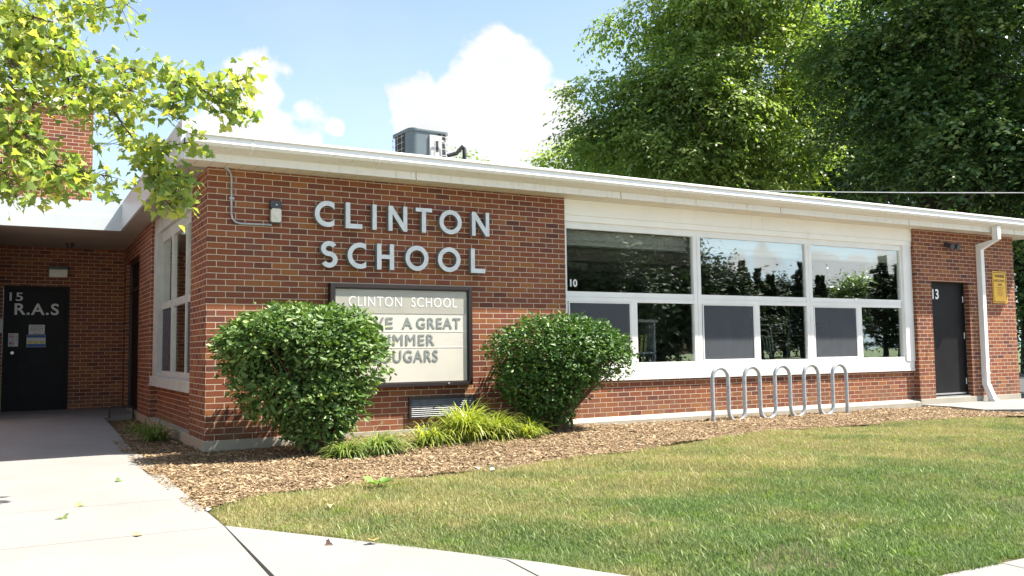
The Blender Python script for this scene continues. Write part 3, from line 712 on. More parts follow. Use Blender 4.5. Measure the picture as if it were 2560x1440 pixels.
# door 13
d13 = MB().box((12.48, 0.115, 0.0), (13.53, 0.16, 2.07)).build('door', M['black_door'], bld, 0.003)
b = MB(); b.box((12.462, 0.10, 0.02), (12.51, 0.22, 2.083)); b.box((13.495, 0.10, 0.02), (13.543, 0.22, 2.083)); b.box((12.51, 0.10, 2.04), (13.495, 0.22, 2.083)); b.build('door_frame', M['black_door'], d13)
b = MB(); b.box((12.463, 0.03, -0.002), (13.54, 0.25, 0.022)); b.box((12.515, 0.095, 0.05), (13.485, 0.112, 0.075)); b.build('threshold', M['steel'], d13)
for z in (1.72, 1.05, 0.22): MB().tube([(13.493, 0.098, z), (13.493, 0.098, z+0.115)], 0.010, 8).build('hinge', M['steel'], d13)
text('13', (12.64, 1.77, 12.82, 1.955), 0.1125, M['white_vinyl'], 'number', d13, 0.025)
# door 15
d15 = MB().box((-1.94, 8.06, -0.06), (-0.925, 8.11, 2.17)).build('door', M['black_door'], bld, 0.003)
d15['label'] = 'black entrance door lettered 15 R.A.S under the canopy'
b = MB(); b.box((-1.955, 7.99, -0.03), (-1.898, 8.2, 2.193)); b.box((-0.962, 7.99, -0.03), (-0.907, 8.2, 2.193)); b.box((-1.898, 7.99, 2.138), (-0.962, 8.2, 2.193)); b.build('door_frame', M['black_door'], d15)
text('15', (-1.862, 1.925, -1.652, 2.075), 8.056, M['grey_vinyl'], 'number', d15, 0.012)
text('R.A.S', (-1.78, 1.675, -1.075, 1.885), 8.056, M['grey_vinyl'], 'lettering', d15, 0.02, 1.12)
MB().tube([(-1.80, 8.06, 1.0), (-1.80, 8.02, 1.0)], [0.03, 0.024], 14).build('handle', M['steel'], d15, smooth=True)
# dark side entrance doors in the recess (x=0 wall)
sd = MB().box((0.10, 5.76, -0.12), (0.14, 7.592, 2.60)).build('side_door', M['black_door'], bld)
b = MB(); b.box((0.06, 5.755, -0.08), (0.2, 5.82, 2.615)); b.box((0.06, 7.53, -0.08), (0.2, 7.595, 2.615)); b.box((0.06, 5.82, 2.06), (0.2, 7.53, 2.12)); b.box((0.06, 5.82, 2.55), (0.2, 7.53, 2.615)); b.build('door_frame', M['dark'], sd)
for z in (0.95, 1.12): MB().box((0.055, 6.15, z-0.06), (0.1, 6.22, z+0.07)).build('lock_plate', M['steel'], sd)
# room behind the window band
b = MB(); b.box((0.3, 8.4, -0.02), (XR-0.3, 8.6, 2.95)); b.box((4.35, 0.35, -0.02), (4.45, 8.4, 2.95)); b.build('room_wall', M['room_wall'], bld)
MB().box((0.3, 0.3, -0.05), (XR-0.3, 8.4, -0.02)).build('room_floor', M['room_floor'], bld)
b = MB(); b.box((0.3, 0.3, 2.86), (XR-0.3, 8.6, 2.92)); 
b.box((4.45, 0.9, 2.50), (XR-0.3, 1.0, 2.86))
for y in (1.6, 3.4, 5.2, 7.0): b.box((4.45, y, 2.56), (XR-0.3, y+0.22, 2.86))
b.build('room_ceiling', M['room_ceiling'], bld)
for xa, xb in ((4.72, 7.06), (7.12, 9.44), (9.50, 11.79)):
    b = MB(); b.box((xa, 0.24, 2.47), (xb, 0.33, 2.60)); b.box((xa+0.02, 0.28, 2.40), (xb-0.02, 0.285, 2.47)); b.build('roller_blind', M['header'], bld)

# ------------------------------------------------------------------ wall-mounted things
def scl(x, z): return (-1.8739+(x+1.8739)*0.995, 0.9352+(z-0.9352)*0.995)
def arc(cx, cz, rx, rz, a0, a1, n=28):
    return [(cx+rx*math.cos(R(a0+(a1-a0)*i/n)), cz+rz*math.sin(R(a0+(a1-a0)*i/n))) for i in range(n+1)]
def lettering():
    t = thing('wall_lettering', 'raised grey metal letters reading CLINTON SCHOOL on the shaded brick wall', 'lettering', (2.3, -0.05, 2.3), )
    st = 0.056; Y0, Y1 = -0.09, -0.02
    def L_(ch, x0, x1, z0, z1):
        (x0, z0), (x1, z1) = scl(x0, z0), scl(x1, z1); b = MB(); h = z1-z0; cz = (z0+z1)/2
        if ch == 'I': b.prism([(x0, z0), (x1, z0), (x1, z1), (x0, z1)], Y0, Y1)
        elif ch == 'L': b.prism([(x0, z0), (x1, z0), (x1, z0+st), (x0+st, z0+st), (x0+st, z1), (x0, z1)], Y0, Y1)
        elif ch == 'T':
            c = (x0+x1)/2; b.prism([(c-st/2, z0), (c+st/2, z0), (c+st/2, z1-st*0.85), (x1, z1-st*0.85), (x1, z1), (x0, z1), (x0, z1-st*0.85), (c-st/2, z1-st*0.85)], Y0, Y1)
        elif ch == 'H':
            q = st*0.45; b.prism([(x0, z0), (x0+st, z0), (x0+st, cz-q), (x1-st, cz-q), (x1-st, z0), (x1, z0), (x1, z1), (x1-st, z1), (x1-st, cz+q), (x0+st, cz+q), (x0+st, z1), (x0, z1)], Y0, Y1)
        elif ch == 'N':
            s2 = st*0.92; b.prism([(x0, z0), (x0+s2, z0), (x0+s2, z1-0.10), (x1-s2, z0), (x1, z0), (x1, z1), (x1-s2, z1), (x1-s2, z0+0.10), (x0+s2, z1), (x0, z1)], Y0, Y1)
        elif ch == 'O':
            cx = (x0+x1)/2; rx = (x1-x0)/2; o_ = arc(cx, cz, rx, h/2, 0, 360, 48)[:-1]; i_ = arc(cx, cz, rx-st, h/2-st, 0, 360, 48)[:-1]; b.ring(o_, i_, Y0, Y1)
        elif ch == 'C':
            r = h/2; cx = x0+r; a = math.degrees(math.acos(min(1, (x1-cx)/r))); ai = math.degrees(math.acos(min(1, (x1-cx)/(r-st))))
            b.prism(arc(cx, cz, r, r, a, 360-a, 40)+arc(cx, cz, r-st, r-st, 360-ai, ai, 40), Y0, Y1)
        elif ch == 'S':
            w_ = (x1-x0); ru = h*0.25-st*0.25+0.0; cu = z1-ru-st*0.0; 
            rm_t = (h-st)/4*0.94; rm_b = (h-st)/2-rm_t; cx = (x0+x1)/2
            ct = z1-st/2-rm_t; cb = z0+st/2+rm_b; wx = (w_-st)/2
            pts = arc(cx, ct, wx*0.96, rm_t, 28, 270, 26)[:-1]+arc(cx, cb, wx, rm_b, 90, -152, 26)
            pl = []; pr = []
            for i, (a, z) in enumerate(pts):
                a0, b0 = pts[max(0, i-1)]; a1, b1 = pts[min(len(pts)-1, i+1)]; dx, dz = a1-a0, b1-b0; q = math.hypot(dx, dz)
                pl.append((a-dz/q*st/2, z+dx/q*st/2)); pr.append((a+dz/q*st/2, z-dx/q*st/2))
            b.prism(pl+pr[::-1], Y0, Y1)
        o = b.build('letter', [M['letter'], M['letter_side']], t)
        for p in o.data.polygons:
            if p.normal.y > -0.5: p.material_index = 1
    z0, z1 = 2.402, 2.709
    for ch, a, c in (('C', 1.194, 1.429), ('L', 1.567, 1.773), ('I', 1.902, 1.955), ('N', 2.106, 2.351), ('T', 2.464, 2.684), ('O', 2.785, 3.095), ('N', 3.24, 3.49)): L_(ch, a, c, z0, z1)
    z0, z1 = 1.925, 2.237
    for ch, a, c in (('S', 1.267, 1.468), ('C', 1.591, 1.821), ('H', 1.958, 2.177), ('O', 2.326, 2.633), ('O', 2.761, 3.074), ('L', 3.221, 3.425)): L_(ch, a, c, z0, z1)
lettering()
def message_sign():
    t = thing('message_board', 'dark framed message board reading HAVE A GREAT SUMMER COUGARS behind the shrubs', 'sign', (2.3, 0, 0.5))
    x0, x1, z0, z1 = 1.364, 3.205, 0.513, 1.745
    b = MB(); fw = 0.052
    b.box((x0, -0.10, z0), (x0+fw, -0.003, z1)); b.box((x1-fw, -0.10, z0), (x1, -0.003, z1)); b.box((x0+fw, -0.10, z0), (x1-fw, -0.003, z0+fw*0.85)); b.box((x0+fw, -0.10, z1-fw), (x1-fw, -0.003, z1))
    b.build('frame', M['sign_frame'], t, 0.004)
    b = MB(); q = 0.014; X0, X1, Z0, Z1 = x0+fw, x1-fw, z0+fw*0.85, z1-fw
    b.box((X0, -0.083, Z0), (X0+q, -0.02, Z1)); b.box((X1-q, -0.083, Z0), (X1, -0.02, Z1)); b.box((X0+q, -0.083, Z0), (X1-q, -0.02, Z0+q)); b.box((X0+q, -0.083, Z1-q), (X1-q, -0.02, Z1)); b.build('inner_frame', M['dark'], t)
    MB().box((X0+q, -0.066, Z0+q), (X1-q, -0.01, 1.396)).build('letter_panel', paint('cream_letter_panel', (0.63, 0.60, 0.54), 0.6, 0.05, 2), t)
    MB().box((X0+q, -0.070, 1.396), (X1-q, -0.01, Z1-q)).build('header_panel', paint('grey_beige_header', (0.40, 0.385, 0.34), 0.6, 0.08, 2), t)
    for z in (0.985, 1.18): MB().box((X0+q, -0.069, z-0.004), (X1-q, -0.066, z+0.004)).build('letter_rail', paint('rail_plastic', (0.80, 0.76, 0.67), 0.4, 0.03, 3), t)
    gm = paint('grey_letter_vinyl', (0.22, 0.24, 0.235), 0.6, 0.1, 14)
    text('CLINTON  SCHOOL', (1.592, 1.478, 3.0, 1.597), -0.0725, M['white_vinyl'], 'lettering', t, 0.0, 1.15)
    for s_, xa, xb in (('HAVE', 1.59, 2.148), ('A', 2.262, 2.405), ('GREAT', 2.451, 3.051)): text(s_, (xa, 1.211, xb, 1.351), -0.0705, gm, 'lettering', t, 0.025, 1.15)
    text('SUMMER', (1.886, 1.006, 2.70, 1.146), -0.0705, gm, 'lettering', t, 0.025, 1.15)
    text('COUGARS', (1.852, 0.806, 2.74, 0.955), -0.0705, gm, 'lettering', t, 0.025, 1.15)
    MB().box((X0+q, -0.079, Z0+q), (X1-q, -0.076, Z1-q)).build('glass', M['sign_glass'], t)
    MB().tube([(2.867, -0.10, 0.545), (2.867, -0.112, 0.545)], 0.013, 12).build('lock', M['steel'], t)
message_sign()
def vent():
    t = thing('wall_vent', 'low louvred metal wall vent beneath the message board', 'vent', (2.8, 0, 0.12))
    x0, x1, z0, z1 = 2.372, 3.275, 0.118, 0.385
    b = MB(); q = 0.028
    b.box((x0, -0.035, z0), (x0+q, 0.0-0.002, z1)); b.box((x1-q, -0.035, z0), (x1, -0.002, z1)); b.box((x0+q, -0.035, z0), (x1-q, -0.002, z0+q)); b.box((x0+q, -0.035, z1-q), (x1-q, -0.002, z1)); b.build('frame', M['dark'], t)
    b = MB(); n = 9; hh = (z1-z0-2*q)/n
    for i in range(n):
        z = z0+q+i*hh; b.prism([(-0.030, z+0.002), (-0.026, z+0.002), (-0.008, z+hh*0.95), (-0.012, z+hh*0.95)], x0+q, x1-q, 'x')
    b.build('louvre', M['louvre'], t)
    MB().box((x0+q, -0.006, z0+q), (x1-q, -0.003, z1-q)).build('backing', M['dark'], t)
vent()
def wallpack():
    t = thing('wall_lamp', 'small bronze wall light with a frosted lens left of the raised letters', 'lamp', (0.74, 0, 2.42))
    def rr(x0, x1, z0, z1, r):
        return arc(x1-r, z0+r, r, r, -90, 0, 6)+arc(x1-r, z1-r, r, r, 0, 90, 6)+arc(x0+r, z1-r, r, r, 90, 180, 6)+arc(x0+r, z0+r, r, r, 180, 270, 6)
    x0, x1 = 0.672, 0.80
    b = MB(); b.prism(rr(x0, x1, 2.575, 2.66, 0.02), -0.075, -0.004); b.prism(rr(x0, x1, 2.40, 2.60, 0.03), -0.03, -0.003); b.build('housing', M['lamp_black'], t, 0.004)
    b = MB(); b.prism(rr(x0+0.006, x1-0.004, 2.415, 2.574, 0.028), -0.082, -0.031); b.build('lens', M['lens'], t, 0.008)
    MB().tube([(0.74, -0.075, 2.615), (0.74, -0.08, 2.615)], 0.009, 12).build('photocell', M['steel'], t)
wallpack()
cp = [(0.17, -0.02, 3.0), (0.205, -0.02, 2.99), (0.237, -0.02, 2.955), (0.25, -0.02, 2.90), (0.251, -0.02, 2.7), (0.253, -0.02, 2.49), (0.265, -0.02, 2.435), (0.30, -0.02, 2.398), (0.35, -0.02, 2.384), (0.5, -0.02, 2.386), (0.70, -0.02, 2.39)]
ct_ = thing('conduit', 'bent grey electrical conduit running from the eave to the wall light', 'conduit', (0.25, -0.02, 2.4))
MB().tube(cp, 0.0115, 10).build('pipe', M['galv'], ct_, smooth=True)
for p in ((0.252, 2.66), (0.55, None)):
    if p[1]: MB().box((p[0]-0.025, -0.034, p[1]-0.01), (p[0]+0.03, -0.001, p[1]+0.01)).build('strap', M['galv'], ct_)
def flood():
    t = thing('flood_light', 'small dark twin flood light above the black door numbered 13', 'lamp', (12.93, 0, 2.75))
    MB().tube([(12.93, -0.002, 2.76), (12.93, -0.05, 2.76)], [0.055, 0.05], 14).build('mount', M['lamp_black'], t)
    for s in (-1, 1):
        b = MB(); b.tube([(12.93+0.03*s, -0.05, 2.755), (12.93+0.07*s, -0.09, 2.745), (12.93+0.085*s, -0.14, 2.72), (12.93+0.09*s, -0.19, 2.70)], [0.02, 0.042, 0.055, 0.058], 14); b.build('lamp_head', M['lamp_black'], t, smooth=True)
flood()
def yellow_sign():
    t = thing('warning_sign', 'yellow WARNING SAFE SCHOOL ZONE sign on the brick beside the downspout', 'sign', (14.49, 0, 1.72))
    def rr(x0, x1, z0, z1, r):
        return arc(x1-r, z0+r, r, r, -90, 0, 6)+arc(x1-r, z1-r, r, r, 0, 90, 6)+arc(x0+r, z1-r, r, r, 90, 180, 6)+arc(x0+r, z0+r, r, r, 180, 270, 6)
    x0, x1, z0, z1 = 14.266, 14.71, 1.718, 2.322
    MB().prism(rr(x0, x1, z0, z1, 0.035), -0.012, -0.005).build('plate', M['yellow_sign'], t)
    MB().ring(rr(x0+0.018, x1-0.018, z0+0.018, z1-0.018, 0.028), rr(x0+0.030, x1-0.030, z0+0.030, z1-0.030, 0.02), -0.0145, -0.0125).build('border', M['ink'], t)
    c = (x0+x1)/2
    for s, wd, zc, h, bo in (('WARNING', 0.31, 2.235, 0.066, 0.03), ('SAFE SCHOOL', 0.335, 2.145, 0.048, 0.02), ('ZONE', 0.13, 2.07, 0.048, 0.02), ('INCREASED PENALTIES FOR', 0.25, 2.012, 0.018, 0.0), ('DRUG OFFENSES', 0.15, 1.982, 0.018, 0.0),
                              ('FOR THE SALE, USE', 0.17, 1.952, 0.018, 0.0), ('OR POSSESSION OF', 0.17, 1.922, 0.018, 0.0), ('DRUGS AND WEAPONS', 0.19, 1.892, 0.018, 0.0), ('IN THIS AREA', 0.13, 1.862, 0.018, 0.0)):
        text(s, (c-wd/2, zc-h/2, c+wd/2, zc+h/2), -0.0135, M['ink'], 'lettering', t, bo)
yellow_sign()
def lamp15():
    t = thing('entrance_lamp', 'rectangular wall light with a yellowed lens above the R.A.S door', 'lamp', (-1.1, 8.0, 2.35))
    MB().box((-1.265, 7.86, 2.36), (-0.955, 7.998, 2.56)).build('housing', M['lamp_black'], t, 0.01)
    MB().box((-1.262, 7.80, 2.345), (-0.958, 7.858, 2.495)).build('lens', M['lens'], t, 0.015)
lamp15()
def dome():
    t = thing('security_camera', 'dark dome camera under the canopy soffit', 'camera', (-0.96, 7.3, 2.9))
    MB().tube([(-0.96, 7.3, 2.914), (-0.96, 7.3, 2.885)], 0.075, 16).build('base', M['lamp_black'], t)
    MB().tube([(-0.96, 7.3, 2.885), (-0.96, 7.3, 2.85), (-0.96, 7.3, 2.825), (-0.96, 7.3, 2.812)], [0.056, 0.053, 0.035, 0.008], 16).build('dome', M['lamp_black'], t, smooth=True)
dome()
def notices():
    t = thing('paper_notice', 'white welcome notice taped high on the R.A.S door', 'notice', (-1.42, 8.058, 1.33))
    MB().box((-1.55, 8.052, 1.328), (-1.295, 8.058, 1.50)).build('sheet', M['paper'], t)
    for i, (s, wd) in enumerate((('Welcome to Clinton', 0.19), ('All Visitors Please', 0.2), ('Enter at Door 1', 0.18), ('Thank You!', 0.12))):
        text(s, (-1.4225-wd/2, 1.462-i*0.034-(0.022 if i == 3 else 0), -1.4225+wd/2, 1.482-i*0.034-(0.022 if i == 3 else 0)), 8.0505, M['ink'], 'lettering', t)
    t = thing('poster', 'blue and white poster with three yellow boxes on the R.A.S door', 'notice', (-1.43, 8.058, 1.1))
    MB().box((-1.578, 8.052, 1.098), (-1.278, 8.058, 1.318)).build('sheet', M['paper'], t)
    b = MB(); b.box((-1.574, 8.0495, 1.102), (-1.282, 8.0515, 1.155)); b.box((-1.574, 8.0495, 1.268), (-1.282, 8.0515, 1.314)); b.build('blue_band', M['blue_ink'], t)
    b = MB(); [b.box((-1.558+0.092*i, 8.0495, 1.168), (-1.482+0.092*i, 8.0515, 1.205)) for i in range(3)]; b.build('yellow_box', M['yellow_ink'], t)
    for s, lab in (((-1.79, 1.29), 'small no smoking sticker with a red circle on the R.A.S door'), ((-1.79, 1.17), 'small no firearms sticker with a red circle on the R.A.S door')):
        x, z = s
        t = thing('door_sticker', lab, 'sticker', (x, 8.058, z-0.05))
        MB().box((x-0.075, 8.052, z-0.058), (x+0.08, 8.058, z+0.058)).build('sheet', M['paper'], t)
        b = MB(); b.ring(arc(x-0.025, z, 0.04, 0.04, 0, 360, 24)[:-1], arc(x-0.025, z, 0.033, 0.033, 0, 360, 24)[:-1], 8.0495, 8.0515)
        b.prism([(x-0.053, z+0.022), (x-0.047, z+0.028), (x+0.003, z-0.022), (x-0.003, z-0.028)], 8.0487, 8.0493); b.build('red_symbol', M['red_ink'], t)
        b = MB()
        if z > 1.2: b.box((x-0.05, 8.0498, z-0.008), (x, 8.0512, z+0.002)); text('NO SMOKING', (x+0.022, z-0.012, x+0.072, z+0.012), 8.051, M['ink'], 'lettering', t)
        else: b.prism([(x-0.05, z+0.01), (x, z+0.01), (x, z), (x-0.03, z), (x-0.04, z-0.02), (x-0.052, z-0.02)], 8.0498, 8.0512)
        b.build('black_symbol', M['ink'], t)
    o = MB().box((-2.1, 7.99, 1.36), (-1.965, 7.999, 1.60)).build('wall_plaque', M['paper']); tag(o, 'small white plaque on the brick at the hinge side of the R.A.S door', 'plaque')
notices()
def scraper():
    b = MB(); b.tube([(-0.40, 5.9, -0.08), (-0.40, 5.9, 0.07), (-0.38, 5.9, 0.09), (-0.06, 5.9, 0.09), (-0.04, 5.9, 0.07), (-0.04, 5.9, -0.12)], 0.014, 8)
    tag(b.build('boot_rail', M['dark'], None), 'low dark metal rail at the end of the entrance walkway', 'rail')
scraper()
# ------------------------------------------------------------------ roof unit and cables
def hvac():
    x0, y0, z0 = 3.17, 1.42, 3.30
    t = thing('air_conditioner', 'grey blue air conditioning condenser on the school roof', 'air conditioner', (x0, y0, 3.235))
    s = 0.30; rot = Matrix.Translation((x0, y0, 0)) @ Matrix.Rotation(R(4), 4, 'Z')
    def rr(h, r):
        return arc(h-r, -h+r, r, r, -90, 0, 8)+arc(h-r, h-r, r, r, 0, 90, 8)+arc(-h+r, h-r, r, r, 90, 180, 8)+arc(-h+r, -h+r, r, r, 180, 270, 8)
    def place(b):
        for v in b.bm.verts: v.co = rot @ v.co
        return b
    place(MB().prism(rr(0.315, 0.10), 3.985, 4.03, 'z')).build('lid', M['hvac'], t, 0.012)
    place(MB().prism(rr(0.25, 0.08), 4.0305, 4.045, 'z')).build('fan_guard', M['hvac'], t)
    place(MB().prism(rr(0.285, 0.08), 3.36, 3.985, 'z')).build('coil', M['rubber'], t)
    pl = [(-0.30, -0.12)]+arc(-0.20, -0.20, 0.10, 0.10, 180, 270, 10)+[(0.12, -0.30), (0.12, -0.28)]+arc(-0.20, -0.20, 0.08, 0.08, 270, 180, 10)+[(-0.28, -0.12)]
    place(MB().prism(pl, 3.36, 3.985, 'z')).build('corner_panel', M['hvac'], t)
    place(MB().box((-0.02, -0.325, 3.62), (0.17, -0.295, 3.95))).build('service_panel', M['hvac_light'], t, 0.004)
    place(MB().box((0.075, -0.328, 3.72), (0.115, -0.3255, 3.89))).build('rating_plate', M['ink'], t)
    b = MB()
    for i in range(7):
        z = 3.42+i*0.088; b.tube([(0.13, -0.31, z), (0.25, -0.31, z), (0.31, -0.25, z), (0.31, 0.28, z), (0.28, 0.31, z), (-0.28, 0.31, z), (-0.31, 0.28, z), (-0.31, -0.10, z)], 0.003, 5)
    for x, y in ((0.18, -0.312), (0.25, -0.31), (0.312, -0.2), (0.312, 0.0), (0.312, 0.2), (-0.312, -0.04), (-0.312, 0.1), (-0.312, 0.24)): b.tube([(x, y, 3.38), (x, y, 3.985)], 0.003, 5)
    place(b).build('wire_guard', M['hvac_light'], t)
    for q in (-0.30, 0.22): place(MB().box((q, -0.30, 3.24), (q+0.08, 0.30, 3.358))).build('stand', M['dark'], t)
    b = MB(); b.tube([(0.30, -0.25, 3.70), (0.42, -0.30, 3.74), (0.47, -0.32, 3.80), (0.50, -0.33, 3.84), (0.53, -0.33, 3.82), (0.535, -0.33, 3.72), (0.535, -0.33, 3.24)], 0.028, 10); place(b).build('insulated_pipe', M['rubber'], t, smooth=True)
    b = MB(); b.tube([(0.04, -0.34, 3.45), (0.04, -0.36, 3.85), (0.06, -0.36, 3.87), (0.18, -0.36, 3.87), (0.2, -0.36, 3.85), (0.23, -0.36, 3.5), (0.23, -0.38, 3.24)], 0.007, 6)
    b.tube([(-0.12, -0.36, 3.50), (0.1, -0.36, 3.62), (0.25, -0.36, 3.62), (0.36, -0.36, 3.52), (0.40, -0.36, 3.24)], 0.011, 6); place(b).build('conduit', M['galv'], t, smooth=True)
    b = MB()
    for x in (0.23, 0.40, 0.535): b.tube([(x, -0.37, 3.24), (x, -0.37, 3.40), (x, -0.37, 3.5)], [0.05, 0.035, 0.018], 10)
    place(b).build('pipe_boot', M['rubber'], t)
hvac()
def cable(name, pix, rad, mat, label, cat='cable'):
    o = MB().tube([tuple(at(u, v, d)) for u, v, d in pix], rad, 6).build(name, mat); return tag(o, label, cat)
cable('hanging_cable', [(279, 505, 16.0), (281, 470, 16.0), (277, 440, 16.0), (268, 418, 16.0), (250, 400, 16.0), (243, 388, 16.0), (247, 370, 16.0), (256, 357, 16.0), (262, 357, 16.0)], 0.007, M['wire'], 'slack blue cable hanging beside the tall brick block')
cable('roof_cable', [(225, 355, 15.8), (262, 357, 16.0), (320, 364, 15.4), (400, 372, 14.5), (470, 378, 13.0)], 0.006, M['wire'], 'thin blue cable strung from the brick block to the eave')
cable('power_line', [(1700, 470, 19.5), (1760, 473, 19), (1900, 477, 18.4), (2100, 480, 17.6), (2300, 481.5, 16.8), (2700, 482, 15.5)], 0.0085, M['grey_wire'], 'pale overhead wire crossing in front of the dark trees', 'power line')

# ------------------------------------------------------------------ bike rack
def rack():
    t = thing('bike_rack', 'galvanised wave bike rack with five humps in the mulch bed', 'bike rack', (8.3, -0.35, -0.1))
    xs = [6.923, 7.225, 7.541, 7.85, 8.159, 8.476, 8.776, 9.099, 9.41, 9.726]; y = -0.35; pts = []
    def arc3(xa, xb, zc, up):
        c, r = (xa+xb)/2, (xb-xa)/2
        return [(c-r*math.cos(math.pi*i/14), y, zc+(1 if up else -1)*r*1.05*math.sin(math.pi*i/14)) for i in range(15)]
    pts.append((xs[0], y, -0.3))
    for i in range(5):
        pts += arc3(xs[2*i], xs[2*i+1], 0.49, True)
        if i < 4: pts += arc3(xs[2*i+1], xs[2*i+2], 0.03, False)
    pts.append((xs[-1], y, -0.3))
    MB().tube(pts, 0.0285, 16).build('pipe', M['galv'], t, smooth=True)
rack()

# ------------------------------------------------------------------ furniture inside
def bookcase():
    t = thing('bookcase', 'grey steel bookcase seen through the first clear lower window', 'bookcase', (5.9, 0.6, -0.02))
    b = MB(); b.box((5.0, 0.42, -0.02), (5.03, 0.72, 1.33)); b.box((6.50, 0.42, -0.02), (6.53, 0.72, 1.33)); b.box((4.98, 0.40, 1.33), (6.56, 0.74, 1.37)); b.build('case', M['shelf_metal'], t)
    for z in (0.86, 0.42, 0.0): MB().box((5.03, 0.425, z), (6.50, 0.71, z+0.03)).build('shelf', M['shelf_metal'], t)
    cols = [(0.10, 0.30, 0.24), (0.55, 0.55, 0.5), (0.50, 0.13, 0.12), (0.42, 0.16, 0.20), (0.30, 0.45, 0.5), (0.6, 0.6, 0.56), (0.40, 0.22, 0.34), (0.55, 0.26, 0.16), (0.60, 0.40, 0.10), (0.5, 0.18, 0.10), (0.45, 0.46, 0.16), (0.35, 0.42, 0.20)]
    nm = ['dark green', 'white', 'red', 'crimson', 'pale blue', 'grey white', 'purple', 'orange', 'yellow', 'brick red', 'olive', 'moss green']
    x = 5.86
    for i, c in enumerate(cols):
        wd = 0.022+0.022*random.random(); h = 0.25+0.06*random.random(); tl = 0.12 if i > 9 else (-0.1 if i == 0 else 0.0)
        Mx = Matrix.Translation((x, 0.44, 0.892)) @ Matrix.Rotation(tl, 4, 'Y')
        o = MB().box((0, 0, 0), (wd, 0.19, h), Mx).build('book', paint('book_cover_'+nm[i].replace(' ', '_'), c, 0.6, 0.1, 10), None)
        tag(o, nm[i]+' book standing on the steel bookcase shelf', 'book', 'books on the steel bookcase'); x += wd+0.006+(0.03 if i > 8 else 0)
bookcase()
def chair_parts(seatm):
    t = thing('stacking_chair', 'x', 'chair', (0, 0, 0))
    def seat():
        b = MB(); pts = [(-0.20, 0.44), (0.18, 0.44), (0.21, 0.43), (0.22, 0.41), (0.18, 0.425), (-0.20, 0.425)]
        b.prism(pts, -0.21, 0.21, 'x'); return b
    seat().build('seat', seatm, t, 0.008, world=False)
    b = MB(); b.prism([(0.19, 0.50), (0.205, 0.50), (0.27, 0.82), (0.255, 0.83)], -0.20, 0.20, 'x'); b.build('backrest', seatm, t, 0.008, world=False)
    for s in (-1, 1):
        x = 0.23*s
        b = MB(); b.tube([(x, -0.26, 0.0), (x, -0.20, 0.38), (x, -0.17, 0.425), (x, -0.12, 0.435), (x, 0.12, 0.435), (x, 0.17, 0.42), (x, 0.21, 0.36), (x, 0.30, 0.0)], 0.0125, 8); b.build('leg_frame', M['chrome'], t, smooth=True, world=False)
    b = MB()
    for s in (-1, 1): b.tube([(0.19*s, 0.10, 0.43), (0.19*s, 0.19, 0.45), (0.19*s, 0.215, 0.55), (0.19*s, 0.26, 0.80)], 0.011, 8)
    b.build('back_support', M['chrome'], t, smooth=True, world=False)
    return t
def dup(rt, loc, rz, label, group):
    r_ = rt.copy(); C.objects.link(r_); r_.location = loc; r_.rotation_euler = (0, 0, rz); r_['label'] = label; r_['group'] = group
    for ch in list(rt.children):
        c = ch.copy(); C.objects.link(c); c.parent = r_
    return r_
def desk(x0, x1, y0, y1, label):
    t = thing('school_table', label, 'table', ((x0+x1)/2, (y0+y1)/2, -0.02))
    MB().box((x0, y0, 0.66), (x1, y1, 0.69)).build('tabletop', M['room_wall'], t)
    for x in (x0+0.05, x1-0.05):
        for y in (y0+0.05, y1-0.05): MB().tube([(x, y, -0.02), (x, y, 0.66)], 0.015, 8).build('leg', M['chrome'], t)
desk(8.3, 9.6, 0.45, 1.15, 'classroom table carrying chairs behind the middle window bay')
desk(10.0, 11.8, 0.45, 1.15, 'classroom table carrying chairs behind the third window bay')
black = chair_parts(M['chair_black']); green = chair_parts(M['chair_green'])
grp = 'stacked classroom chairs behind the windows'
used = set()
def put(kind, loc, rz, label):
    if kind.name in used: return dup(kind, loc, rz, label, grp)
    used.add(kind.name); kind.location = loc; kind.rotation_euler = (0, 0, rz); kind['label'] = label; kind['group'] = grp; return kind
for k, (kd, nm_) in enumerate(((black, 'lowest'), (black, 'second'), (green, 'topmost'))):
    put(kd, (8.75, 0.80-0.05*k, 0.69+0.09*k), R(95), ('green' if kd is green else 'black')+' chair, '+nm_+' of the stack behind the middle clear window')
put(black, (9.25, 1.35, 0.69), R(80), 'single black chair at the back of the middle window bay')
for k, nm_ in enumerate(('lowest', 'second', 'third', 'topmost')):
    put(black, (10.25, 0.85, 0.69+0.085*k), R(92), 'black chair, '+nm_+' of the stack behind the third dark screen')
for k, nm_ in enumerate(('lowest', 'middle', 'topmost')):
    put(black, (10.98, 0.8, 0.69+0.085*k), R(100), 'black chair, '+nm_+' of the stack behind the end clear window')
def crate():
    t = thing('storage_crate', 'pale grey plastic crate on the table behind the end clear window', 'crate', (11.45, 0.62, 0.69))
    pm = paint('pale_grey_plastic', (0.40, 0.46, 0.5), 0.5, 0.08, 6)
    b = MB(); b.box((11.28, 0.45, 0.69), (11.64, 0.80, 0.71)); b.box((11.28, 0.45, 0.71), (11.30, 0.80, 0.93)); b.box((11.62, 0.45, 0.71), (11.64, 0.80, 0.93)); b.box((11.30, 0.78, 0.71), (11.62, 0.80, 0.93)); b.box((11.30, 0.45, 0.71), (11.62, 0.465, 0.76)); b.box((11.30, 0.45, 0.86), (11.62, 0.465, 0.93)); b.box((11.41, 0.45, 0.76), (11.51, 0.465, 0.86)); b.build('body', pm, t)
    b = MB(); b.box((11.265, 0.437, 0.93), (11.655, 0.815, 0.95)); b.build('rim', pm, t)
crate()

